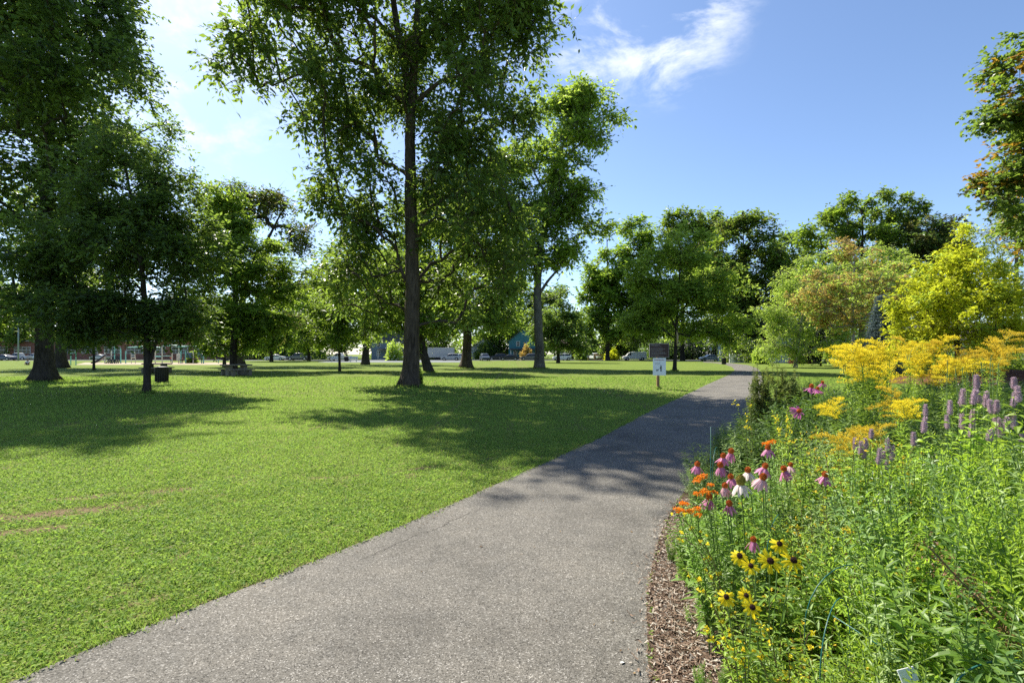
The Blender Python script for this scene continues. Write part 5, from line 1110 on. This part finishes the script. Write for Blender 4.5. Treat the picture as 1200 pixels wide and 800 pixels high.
for px_, D_, h_ in [(955, 3.6, 1.02), (968, 3.8, 1.1), (982, 3.7, 1.1), (996, 3.5, 1.08), (972, 3.3, .98), (1008, 3.8, 1.12), (945, 3.2, .85)]: put('grey', (px_ - CX) / FPX * D_, D_, h_)
kinds['dry'] = [filler('withered_perennial', 'withered brownish seed headed plant among the green', 'withered plants in the bed', 12, .9, .12, .18, .03, .035, .012, lf_brown, st_red, .6, 2, 2, t0=.4) for _ in range(2)]
for px_, D_, h_ in [(1040, 1.75, .62), (1005, 1.7, .55), (1130, 1.75, .86), (1062, 2.5, 1.0), (1150, 1.62, .8)]: put('dry', (px_ - CX) / FPX * D_, D_, h_)
for ks in kinds.values():
    for o in ks:
        if o.name not in used: put_at = bpy.data.objects.remove; [put_at(c) for c in list(o.children)]; put_at(o)

# --- coneflowers
def petal_ring(n, L, W, droop, r0, z=0.0, jit=.15, curl=.35):
    mb = MB(); a = np.arange(n) * 2 * PI / n + rng.normal(size=n) * jit * .5
    rd = np.stack([np.cos(a), np.sin(a), np.zeros(n)], 1); dr = droop + rng.normal(size=n) * jit
    ax = rd * np.cos(dr)[:, None] - np.array([0, 0, 1.]) * np.sin(dr)[:, None]; nm = rd * np.sin(dr)[:, None] + np.array([0, 0, 1.]) * np.cos(dr)[:, None]
    c = rd * r0 + [0, 0, z]; sd = np.cross(ax, nm); Lr = (L * rng.uniform(.88, 1.08, n))[:, None]; Wr = (W * rng.uniform(.85, 1.1, n))[:, None]
    P = lambda t, w_: c + ax * Lr * t + sd * Wr * w_ + nm * (-curl * Lr * t * t * .35 + abs(w_) * Wr * -.2)
    V = np.stack([P(0, -.2), P(0, .2), P(.4, .48), P(.4, 0), P(.4, -.48), P(.82, .4), P(.84, 0), P(.82, -.4), P(.97, .16), P(1, 0), P(.97, -.16)], 1)
    i = np.arange(n)[:, None] * 11
    mb.add(V.reshape(-1, 3), np.concatenate([i + np.array([q]) for q in ([3, 2, 5, 6], [4, 3, 6, 7], [6, 5, 8, 9], [7, 6, 9, 10], [0, 1, 2, 3])]), i + np.array([[0, 3, 4]])); return mb
def cone_mb(r, h, spikes=90):
    mb = MB(); mb.ball((0, 0, h * .3), (r, r, h * .75), 14, 8); n = spikes; i = np.arange(n); z = 1 - i / n * 1.05; rr = np.sqrt(np.clip(1 - z * z, 0, 1)); a = i * 2.39996
    d = np.stack([rr * np.cos(a), rr * np.sin(a), z], 1); c = d * [r, r, h * .75] + [0, 0, h * .3]; k = .16 * r
    for cc, dd in zip(c, unit(d)): u = unit(np.cross(dd, [.3, .5, .8])); v = np.cross(dd, u); mb.add(np.stack([cc + u * k, cc - u * k * .5 + v * k * .8, cc - u * k * .5 - v * k * .8, cc + dd * r * .36]), None, [[0, 1, 3], [1, 2, 3], [2, 0, 3]])
    return mb
cone_a, cone_b, cone_c = cone_mb(.0145, .027).mesh('cone'), cone_mb(.0165, .034).mesh('cone'), cone_mb(.0105, .014, 60).mesh('cone')
pet_cache = {}
def petals(kind, n, L, W, droop, r0):
    key = (kind, rng.integers(6))
    if key not in pet_cache: pet_cache[key] = petal_ring(int(n + rng.integers(-2, 2)), L * rng.uniform(.88, 1.08), W * rng.uniform(.85, 1.1), droop + rng.normal() * .12, r0, jit=rng.uniform(.12, .3)).mesh('petals')
    return pet_cache[key]
def coneflower(px, py, D, label, pm, cm, cmat, droop=1.05, size=1.0, tilt=(0, 0), bow=(0, 0)):
    hd = at(px, py, D); b0 = np.array([hd[0] + rng.uniform(.0, .1), hd[1] + rng.uniform(-.05, .1), .015]); t = thing('coneflower', label, 'flower', b0, 0, 'coneflowers in the bed')
    top = hd - b0; s_, l_ = MB(), MB(); tt = np.linspace(0, 1, 9)[:, None]
    P = top * [1, 1, 0] * tt ** 1.8 + np.array([0, 0, top[2]]) * tt + np.array([bow[0], bow[1], 0]) * np.sin(tt * PI)
    P[-1] = top - [0, 0, .012]; s_.tube(P, np.linspace(.0042, .0026, 9), 6)
    sprig(MB(), l_, P[:7], .09, .12, .034, .2, .5, whorl=1, rad=.001)
    obj('stem', s_, st_green, t); obj('leaves', l_, lf_green, t)
    f = obj('flower_head', petals(pm.name + ('d' if droop > .9 else 'f'), 15, .056, .0155, droop, .0125), pm, t, loc=top)
    f.scale = [size * .9] * 3; f.rotation_mode = 'ZXY'; f.rotation_euler = (tilt[0], tilt[1], rng.uniform(0, 6)); obj('cone', cm, cmat, f, smooth=False)
    return t
CF = [(817, 546, 2.65, 'pink coneflower leaning out over the path, leftmost of the bed'), (847.5, 536, 2.9, 'pink coneflower with tall orange cone just left of the highest pink one'), (856.5, 530.5, 3.0, 'highest pink coneflower of the near left cluster'),
      (844.5, 547, 2.85, 'pink coneflower partly behind a green bud below the taller pair'), (857, 560.5, 2.7, 'pink coneflower just above the big pale one'), (830.5, 585, 2.55, 'pale pink coneflower with brownish cone among the orange milkweed'),
      (855, 592, 2.5, 'lowest pink coneflower facing the path'), (896, 548, 2.75, 'wide open pink coneflower above the faded one'), (900, 526, 2.95, 'pink coneflower under an orange flower cluster'), (919.5, 551.5, 2.8, 'pink coneflower with drooped petals at the right of the near cluster'), (967, 558, 2.6, 'lone pink coneflower with bright orange cone amid green foliage')]
for px, py, D, lab in CF: coneflower(px, py, D, lab, pt_pink, cone_a, m_cone, rng.uniform(.75, 1.15), rng.uniform(.95, 1.12), (rng.uniform(-.25, .25), rng.uniform(-.3, .3)))
coneflower(868, 567, 2.5, 'large pale coneflower with greenish cone in the near cluster', pt_pale, cone_b, m_coneg, .9, 1.35)
coneflower(849.5, 571, 2.55, 'faded coneflower with ragged pale petals left of the big pale one', pt_blush, cone_a, m_coneg, 1.1, .95)
coneflower(876.5, 553, 2.9, 'white coneflower behind the big pale one', pt_pale, cone_a, m_cone, .8, 1.15)
coneflower(893.5, 561, 2.6, 'faded brownish pink coneflower below the wide open one', pt_blush, cone_a, m_cone, .9, 1.2, (.3, .2))
coneflower(926.5, 546, 3.1, 'small pale pink coneflower behind the right end of the near cluster', pt_blush, cone_a, m_cone, .9, .9)
coneflower(951, 454, 4.4, 'magenta coneflower on a tall bare stem left of the goldenrod', pt_mag, cone_a, m_cone, .55, 1.25)
coneflower(958, 457, 4.6, 'magenta coneflower just behind the tall bare stemmed one', pt_mag, cone_a, m_cone, .6, 1.1)
coneflower(935.5, 481.5, 3.9, 'dark magenta coneflower facing the viewer on a curved stem', pt_mag, cone_a, m_eye, .2, 1.1, (1.2, .2), (-.1, 0))
coneflower(964, 449, 4.7, 'small magenta coneflower against the goldenrod foliage', pt_mag, cone_a, m_cone, .8, .9)
coneflower(883, 634, 2.1, 'half hidden pink coneflower above the yellow daisies', pt_pink, cone_a, m_coneg, 1.1, .8)

# --- black-eyed daisies
def daisies(heads, label):
    P0 = np.array([at(*h[:3]) for h in heads]); b0 = np.array([P0[:, 0].mean() + .05, P0[:, 1].mean() + .08, .015]); t = thing('black_eyed_susan', label, 'flower', b0, 0, 'yellow daisies in the bed')
    s_, l_ = MB(), MB()
    for h, p_ in zip(heads, P0):
        top = p_ - b0; tt = np.linspace(0, 1, 9)[:, None]; P = top * [1, 1, 0] * tt ** 1.5 + np.array([0, 0, top[2]]) * tt; sprig(s_, l_, P[:8], .05, .085, .02, .1, .6, whorl=1, rad=.0035); s_.tube(P[6:], [.0024] * 3, 5)
        f = obj('flower_head', petals('rud', 13, .033, .0125, .12, .009), pt_yel, t, loc=top); f.scale = [h[3]] * 3; f.rotation_mode = 'ZXY'; f.rotation_euler = (R(h[4]), R(h[5]), rng.uniform(0, 6)); obj('cone', cone_c, m_eye, f)
    obj('stems', s_, st_green, t); obj('leaves', l_, lf_green, t)
daisies([(866.5, 651.5, 1.9, .92, 46, -12), (879.5, 663, 1.85, .78, 48, 5), (902, 657.5, 1.87, 1.06, 48, 8), (929, 656.5, 1.9, 1.06, 46, 14), (913, 637.5, 1.95, .9, 40, 0)], 'upper clump of five yellow black eyed daisies')
daisies([(851, 699.5, 1.75, .8, 44, -10), (874, 697.5, 1.8, .72, 48, 8), (881, 711.5, 1.7, .84, 50, 10)], 'lower clump of three yellow black eyed daisies')

# --- orange milkweed
def umbel(r, n=26):
    mb = MB(); d = rnd3(n); d[:, 2] = np.abs(d[:, 2]) * .6; c = d * r
    for _ in range(3): mb.leaf4(c + rng.normal(size=(n, 3)) * .002, rnd3(n), unit(rnd3(n) + [0, 0, 1]), rng.uniform(.007, .012, n), np.full(n, .006))
    return mb
umb = [umbel(.018).mesh('flower_cluster') for _ in range(4)]
def milkweed(heads, label, lm=None):
    P0 = np.array([at(*h) for h in heads]); b0 = np.array([P0[:, 0].mean() + .14, P0[:, 1].mean() + .1, .015]); t = thing('butterfly_milkweed', label, 'flower', b0, 0, 'orange milkweed plants'); s_, l_ = MB(), MB()
    for p_ in P0:
        top = p_ - b0; tt = np.linspace(0, 1, 8)[:, None]; P = top * [1, 1, 0] * tt ** 1.4 + np.array([0, 0, top[2]]) * tt; sprig(s_, l_, P, .025, .06, .014, .25, .5, whorl=2, rad=.003)
        f = obj('flower_cluster', umb[int(rng.integers(4))], pt_org, t, loc=top); f.scale = [rng.uniform(.75, 1.2)] * 3; f.rotation_euler = (.2, 0, rng.uniform(0, 6))
    obj('stems', s_, st_green, t); obj('leaves', l_, lf_green, t)
milkweed([(816, 565, 2.5), (823, 559, 2.55), (832, 569, 2.55), (826.5, 577, 2.45), (837, 577, 2.6), (819, 561, 2.6)], 'orange milkweed below the leftmost coneflower')
milkweed([(799.5, 590.5, 2.4), (804, 591, 2.45), (794, 598.5, 2.35), (816, 597, 2.45), (808.5, 600, 2.4), (817.5, 604, 2.4), (816.5, 579, 2.5), (798, 599, 2.4)], 'orange milkweed lowest and closest to the path')
milkweed([(902.5, 519, 3.0), (897, 521, 3.0), (905, 518, 3.05)], 'single orange milkweed top above a pink coneflower')
# --- speckled stalks leaning out over the mulch
def stalks(px, py, D, tips, label, lm=lf_green):
    b0 = gnd(px, py) if D is None else np.array([(px - CX) / FPX * D, D, .015]); t = thing('partridge_pea', label, 'flower', b0, 0, 'leaning yellow flowered stalks'); s_, l_, f_ = MB(), MB(), MB()
    for q in tips:
        top = at(*q) - b0; tt = np.linspace(0, 1, 10)[:, None]; P = top * [1, 1, 0] * tt ** 1.15 + np.array([0, 0, top[2]]) * np.sin(tt * PI / 2) + np.cumsum(rng.normal(size=(10, 3)) * .004, 0)
        sprig(s_, l_, P, .017, .034, .0095, .12, .45, whorl=2, rad=.0028, sizef=lambda f: 1.1 - .3 * f)
        n_ = 5; c = P[rng.integers(5, 10, n_)] + rng.normal(size=(n_, 3)) * .012
        for _ in range(4): f_.leaf4(c, rnd3(n_), rnd3(n_), np.full(n_, .013), np.full(n_, .011))
    obj('stems', s_, st_red, t); obj('leaves', l_, lm, t); obj('blossom', f_, pt_gold, t)
stalks(862, 0, 2.35, [(792, 606, 2.35), (794, 628, 2.25), (806, 622, 2.4), (815, 640, 2.2)], 'leaning stalks with small yellow flowers just below the orange milkweed')
stalks(872, 0, 2.05, [(796, 665, 2.1), (816, 690, 2.0), (822, 672, 2.1)], 'long leaning stalks reaching out over the mulch beside the path', lf_fine)
stalks(884, 0, 1.85, [(826, 740, 1.85), (842, 757, 1.8), (848, 728, 1.85), (862, 770, 1.75)], 'lowest leaning stalks with orange buds over the mulch at the bottom', lf_fine)
stalks(930, 0, 1.7, [(880, 770, 1.6), (905, 745, 1.65), (925, 760, 1.6), (945, 735, 1.7)], 'yellow flowered stalks beside the wire hoops at the bottom', lf_green)
stalks(882, 0, 4.4, [(863, 474, 4.5), (869, 486, 4.4), (880, 468, 4.6), (872, 496, 4.3)], 'airy stalks with tiny yellow flowers rising against the shaded path', lf_dark)
stalks(915, 0, 3.9, [(905, 478, 4.0), (915, 485, 3.9), (922, 478, 4.0), (928, 492, 3.8), (932, 480, 4.1), (910, 500, 3.8)], 'orange flecked leafy stalks left of the dark facing coneflower', lf_fine)

# --- goldenrod
def plume(L, n=22):
    """arching one-sided plume of a goldenrod, tip bending towards +x"""
    mb = MB(); st = MB(); t = np.linspace(0, 1, 9)
    ax = np.stack([L * .75 * t ** 1.8, np.zeros(9), L * (t - .45 * t ** 3)], 1); st.tube(ax, np.linspace(.003, .001, 9), 4, cap=False)
    for f in np.linspace(.06, 1, n):
        p0 = np.array([np.interp(f, t, ax[:, i]) for i in range(3)]); l = L * .5 * (1 - f) ** .75 + .02; a = rng.uniform(0, 2 * PI); d = np.array([math.cos(a) * .8 + .35, math.sin(a), .6]); d /= np.linalg.norm(d)
        s = np.linspace(0, 1, 6)[:, None]; P = p0 + d * l * s + np.array([.2, 0, -.22]) * l * s ** 2; st.tube(P, [.0012] * 6, 3, cap=False)
        k = int(l / .0023) + 8; q = rng.uniform(.12, 1, k); c = np.stack([np.interp(q, s[:, 0], P[:, i]) for i in range(3)], 1) + np.array([0, 0, .006]) + rng.normal(size=(k, 3)) * [.008, .008, .0065]
        mb.leaf4(c, unit(rnd3(k) + [0, 0, .5]), rnd3(k), rng.uniform(.007, .013, k), np.full(k, .008))
    return mb.mesh('plume'), st.mesh('plume_stalk')
plumes = [plume(l) for l in (.29, .32, .26, .34)]
plume_mesh = {}
def goldenrod(heads, D, label, fl, bush=1.0, az=None, base=None):
    P0 = np.array([at(h[0], h[1], D + (h[2] if len(h) > 2 else 0)) for h in heads]); b0 = np.array([P0[:, 0].mean() + .05, P0[:, 1].mean() + .05, .015]) if base is None else np.array(base)
    t = thing('goldenrod', label, 'flower', b0, 0, 'goldenrod plants in the bed'); s_, l_ = MB(), MB()
    for p_ in P0:
        top = p_ - b0 - [0, 0, .17]; tt = np.linspace(0, 1, 10)[:, None]; P = top * [.4, .4, 0] + top * [.6, .6, 0] * tt ** 1.5 + np.array([0, 0, top[2]]) * tt; P += np.cumsum(rng.normal(size=(10, 3)) * .005, 0) * tt
        sprig(s_, l_, P, .0085, .085, .014, .2, .5, whorl=1, rad=.0034, droop=.4, sizef=lambda f: 1.15 - .5 * f)
        vi = int(rng.integers(4)); fl_ = fl if rng.uniform() < .8 else pt_gold2; key = (vi, fl_.name)
        if key not in plume_mesh: m_ = plumes[vi][0].copy(); m_.materials.clear(); m_.materials.append(fl_); plume_mesh[key] = m_
        pm, sm_ = plume_mesh[key], plumes[vi][1]; f = obj('flower_head', pm, None, t, loc=P[-1]); a = rng.uniform(0, 2 * PI) if az is None else az + rng.normal() * .9
        f.rotation_euler = (rng.normal() * .12, rng.normal() * .12, a); f.scale = [rng.uniform(.8, 1.15) * bush] * 3; obj('plume_stalk', sm_, st_green, f)
    obj('stems', s_, st_green, t); obj('leaves', l_, lf_fine, t)
    return t
r0 = lambda n, x0, x1, y0, y1, dz=.5: [(rng.uniform(x0, x1), rng.uniform(y0, y1), rng.uniform(-dz, dz)) for _ in range(n)]
goldenrod(r0(15, 985, 1048, 404, 438, .35), 4.7, 'broad brilliant yellow goldenrod clump, nearest the lawn', pt_gold, 1.0, PI)
goldenrod(r0(11, 1058, 1106, 394, 430, .4), 5.6, 'second goldenrod clump with green gaps, right of the broad one', pt_gold, 1.0)
goldenrod(r0(7, 1090, 1118, 420, 438, .3), 5.2, 'low goldenrod plume drooping between the tall clumps', pt_gold, .9)
goldenrod(r0(5, 1112, 1145, 404, 428, .3), 5.8, 'dull half open goldenrod beside the tallest right hand one', pt_gold2, 1.0)
goldenrod(r0(6, 1145, 1182, 398, 428, .3), 5.4, 'tallest goldenrod at the right, its top above the horizon', pt_gold2, 1.0)
goldenrod(r0(5, 1050, 1085, 452, 476, .2), 3.8, 'short golden plume in front of the dark goldenrod stems', pt_gold, .85)
goldenrod(r0(5, 992, 1022, 490, 508, .2), 3.2, 'dull gold plumes low in the middle of the bed', pt_gold2, .7)
goldenrod(r0(3, 968, 984, 460, 470, .2), 4.2, 'small yellow sprig left under the broad goldenrod', pt_gold, .7)
# --- hyssop
def spike(L=.088, r=.017):
    mb = MB(); n = 330; z = rng.uniform(0, 1, n); a = rng.uniform(0, 2 * PI, n); rr = r * (1.0 - .62 * z ** 2.4) * (.78 + .22 * np.sin(z * 44)) * np.clip(z * 9, .45, 1); c = np.stack([np.cos(a) * rr * .8, np.sin(a) * rr * .8, z * L], 1)
    ax = unit(np.stack([np.cos(a), np.sin(a), np.full(n, .6)], 1) + rng.normal(size=(n, 3)) * .3); mb.leaf4(c, ax, rnd3(n), rng.uniform(.005, .012, n), np.full(n, .005))
    mb.tube([[0, 0, 0], [0, 0, L * .5], [0, 0, L * .95]], [r * .45, r * .5, r * .2], 8); return mb
spk = [spike().mesh('flower_spike'), spike(.1, .018).mesh('flower_spike'), spike(.07, .0165).mesh('flower_spike')]
def hyssop(heads, D, label, size=1.0):
    P0 = np.array([at(x, y + 9, D + rng.uniform(-.15, .15)) for x, y in heads]); b0 = np.array([P0[:, 0].mean(), P0[:, 1].mean() + .05, .015]); t = thing('hyssop', label, 'flower', b0, 0, 'purple spiked hyssop plants'); s_, l_ = MB(), MB()
    for p_ in P0:
        top = p_ - b0; tt = np.linspace(0, 1, 9)[:, None]; P = top * [.3, .3, 0] + top * [.7, .7, 0] * tt ** 1.3 + np.array([0, 0, top[2]]) * tt; sprig(s_, l_, P, .055, .07, .036, .3, .25, whorl=2, rad=.0035, sizef=lambda f: 1.15 - .45 * f, droop=.35)
        f = obj('flower_spike', spk[int(rng.integers(3))], pt_lil, t, loc=P[-1]); f.rotation_euler = (rng.normal() * .08, rng.normal() * .08, rng.uniform(0, 6)); f.scale = [size * rng.uniform(.85, 1.1)] * 3
    obj('stems', s_, st_green, t); obj('leaves', l_, lf_fine, t)
hyssop([(1145, 447), (1127, 467), (1113.5, 477), (1140, 465), (1148, 463), (1155, 468), (1139.5, 486), (1110.5, 494), (1128, 494), (1137, 503)], 2.75, 'fullest purple hyssop below the tall right hand goldenrod', .88)
hyssop([(1188.5, 447), (1187, 468), (1193.5, 462), (1168, 474), (1161.5, 475), (1166.5, 489), (1179, 495), (1189, 494), (1172, 503), (1197, 511), (1159.5, 508)], 2.5, 'purple hyssop at the right edge of the frame', .85)
hyssop([(1085, 479), (1082, 498), (1071, 513), (1096, 535)], 2.7, 'sparse purple hyssop left of the fullest one', .85)
hyssop([(1008, 524), (1015, 517), (1021, 505), (1003, 520), (1012, 528)], 2.7, 'faded dusky hyssop below the dull gold plumes', .8)
hyssop([(1041, 520), (1035, 529), (1045, 531), (1038, 541), (1030, 535)], 2.6, 'dusky hyssop with thin spikes between the faded and sparse ones', .75)
# --- bare seed stalks
t = thing('beardtongue', 'bare pale seed stalks rising between hyssop and goldenrod', 'plant', (1140 - CX) / FPX * 3.6 * np.array([1, 0, 0]) + [0, 3.6, .015]); s_, f_ = MB(), MB()
b0 = np.array(t.location)
for x, y, D in [(1107, 418, 3.5), (1124, 428, 3.6), (1154, 417, 3.5), (1158.5, 417, 3.7), (1169, 430, 3.5), (1177, 429, 3.6), (1131, 441, 3.4), (1136, 436, 3.8), (1128, 432, 3.9)]:
    top = at(x, y, D) - b0; tt = np.linspace(0, 1, 8)[:, None]; P = top * [.8, .8, 0] + top * [.2, .2, 0] * tt + np.array([0, 0, top[2]]) * tt + np.cumsum(rng.normal(size=(8, 3)) * .008, 0); s_.tube(P, np.linspace(.004, .0022, 8), 5)
    n_ = 26; q = rng.uniform(.72, 1, n_); c = np.stack([np.interp(q, tt[:, 0], P[:, i]) for i in range(3)], 1) + rng.normal(size=(n_, 3)) * .004; f_.leaf4(c, unit(rnd3(n_) + [0, 0, .6]), rnd3(n_), np.full(n_, .010), np.full(n_, .007))
obj('stems', s_, st_green, t); obj('seed_pods', f_, lf_grey, t)
# dried reddish brown seed stalk
t = thing('seed_stalk', 'reddish brown dried seed stalk lying across the yellow green foliage', 'plant', ((1185 - CX) / FPX * 1.45, 1.45, .3)); s_, f_ = MB(), MB(); b0 = np.array(t.location)
P = np.array([at(1200, 770, 1.45), at(1165, 722, 1.45), at(1130, 685, 1.47), (at(1088, 640, 1.5))]) - b0; P = smooth(resample(P, .03), 2); s_.tube(P, [.0025] * len(P), 5); n_ = 420; i_ = rng.integers(0, len(P), n_); c = P[i_] + rng.normal(size=(n_, 3)) * [.022, .022, .018]; f_.leaf4(c, rnd3(n_), rnd3(n_), np.full(n_, .010), np.full(n_, .005))
m_seed = leafmat('dry_seed', (.10, .05, .025), (.22, .12, .05), (.3, .15, .06), .2); obj('stem', s_, st_red, t); obj('seed_heads', f_, m_seed, t)
# --- upright bronze shrubs and tall perennials by the path
def upright(px, D, w_, top, label, lm, n=34, k_=1.6):
    b0 = np.array([(px - CX) / FPX * D, D, .015]); t = thing('upright_shrub', label, 'shrub', b0, 0, 'upright bronze shrubs at the rear of the bed'); s_, l_ = MB(), MB(); H = EYE - (top - HY) / FPX * D
    for i in range(n):
        a = rng.uniform(0, 2 * PI); d = np.array([math.cos(a), math.sin(a)]); P = curve([d[0] * .03, d[1] * .03, 0], d, w_ * rng.uniform(.2, 1), H * rng.uniform(.6, 1.02)); P[1:] += np.cumsum(rng.normal(size=(6, 3)) * .016, 0)
        sprig(s_, l_, P, .011, .058, .03, .18, .35, whorl=2, rad=.003)
        for q in (4, 5): d2 = unit(rng.normal(size=3) + [0, 0, .7]); sprig(s_, l_, np.stack([P[q] + d2 * k for k in np.linspace(0, .16, 4)]), .012, .052, .027, .1, .35, whorl=2, rad=.002)
    obj('stems', s_, st_red, t); obj('foliage', l_, lm, t)
upright(892, 5.6, .09, 426, 'upright bronze shrub nearest the path, its top against the white fence', lf_brown, 34)
upright(923, 6.0, .09, 428, 'upright bronze shrub with the square top against the lawn', lf_brown, 34)
upright(950, 6.2, .15, 446, 'shorter dark upright shrub under the magenta coneflowers', lf_dark, 40)
upright(905, 5.2, .3, 474, 'low dark bushy perennial at the foot of the bronze shrubs', lf_dark, 40)
upright(1018, 7.0, .3, 424, 'light green bushy plant rising behind the broad goldenrod', lf_fine, 40)
# --- green wire hoops edging the bed
m_wire = plain('green_coated_wire', (.012, .10, .08), .4, .4); t = thing('wire_fence', 'low green wire hoop fence standing in the front of the bed', 'fence', (1.1, 2.2, 0)); b0 = np.array(t.location)
for xa, da, xb, db, top in [(961, 1.5, 996, 1.75, 704), (943, 1.75, 1034, 1.9, 662), (898, 2.35, 924, 2.65, 603), (835, 3.6, 843, 3.95, 524)]:
    a, b_ = np.array([(xa - CX) / FPX * da, da, 0]) - b0, np.array([(xb - CX) / FPX * db, db, 0]) - b0; hh = EYE - (top - HY) / FPX * (da + db) / 2; w_ = np.linalg.norm(b_ - a); th = np.linspace(0, PI, 13)
    arc = [(a + b_) / 2 - (b_ - a) / 2 * math.cos(q) + np.array([0, 0, hh - w_ * .45 + w_ * .45 * math.sin(q)]) for q in th]
    mb = MB(); mb.tube(np.array([a - [0, 0, .1]] + [a + [0, 0, .3]] + arc + [b_ + [0, 0, .3], b_ - [0, 0, .1]]), .0019, 6); obj('hoop', mb, m_wire, t, smooth=True)
mb = MB(); mb.tube(np.array([at(976, 721, 1.66), at(1040, 762, 1.55), at(1094, 797, 1.46)]) - b0, .0018, 6); obj('rail', mb, m_wire, t, smooth=True)
q = at(833, 500, 3.5) - b0; mb = MB(); mb.tube([[q[0], q[1], -.05], q], .0022, 6); obj('stake', mb, m_wire, t, smooth=True)
t = thing('wire_hoop', 'separate green wire hoop at the bottom right of the bed', 'hoop', (1.3, 1.3, 0)); b0 = np.array(t.location); mb = MB(); th = np.linspace(0, PI, 15)
c0, c1 = at(1120, 806, 1.32), at(1230, 800, 1.32); mb.tube(np.array([[c0[0], c0[1], 0] - b0] + [(c0 + c1) / 2 - (c1 - c0) / 2 * math.cos(q) + np.array([0, 0, .065 * math.sin(q)]) - b0 for q in th] + [[c1[0], c1[1], 0] - b0]), .0026, 6); obj('hoop', mb, m_wire, t, smooth=True)
# white plant tag
q = at(1062, 789, 1.38); t = thing('plant_tag', 'white plastic plant tag at the bottom of the bed', 'tag', (q[0], q[1], .015)); zt_ = q[2] - .015
mb = MB(); mb.tube([[0, 0, 0], [0, .01, zt_]], [.004] * 2, 6); obj('stake', mb, m_frame, t); mb = MB(); mb.box((0, -.006, zt_), (.06, .003, .034), rx=-.5, rz=.3); obj('plate', mb, m_frame, t, bevel=.002)
# fallen leaf on the path
for px, py, lab in [(562, 643, 'small orange fallen leaf on the path'), (727, 781, 'pale curled fallen leaf on the path near the bottom')]:
    q = gnd(px, py); mb = MB(); mb.leaf8(np.array([[0, 0, .006]]), np.array([[.8, .6, .05]]), np.array([[0, 0, 1.]]), np.array([.035]), np.array([.018])); o = obj('fallen_leaf', mb, m_seed if py < 700 else m_frame, loc=(q[0], q[1], .012)); tag(o, lab, 'leaf')
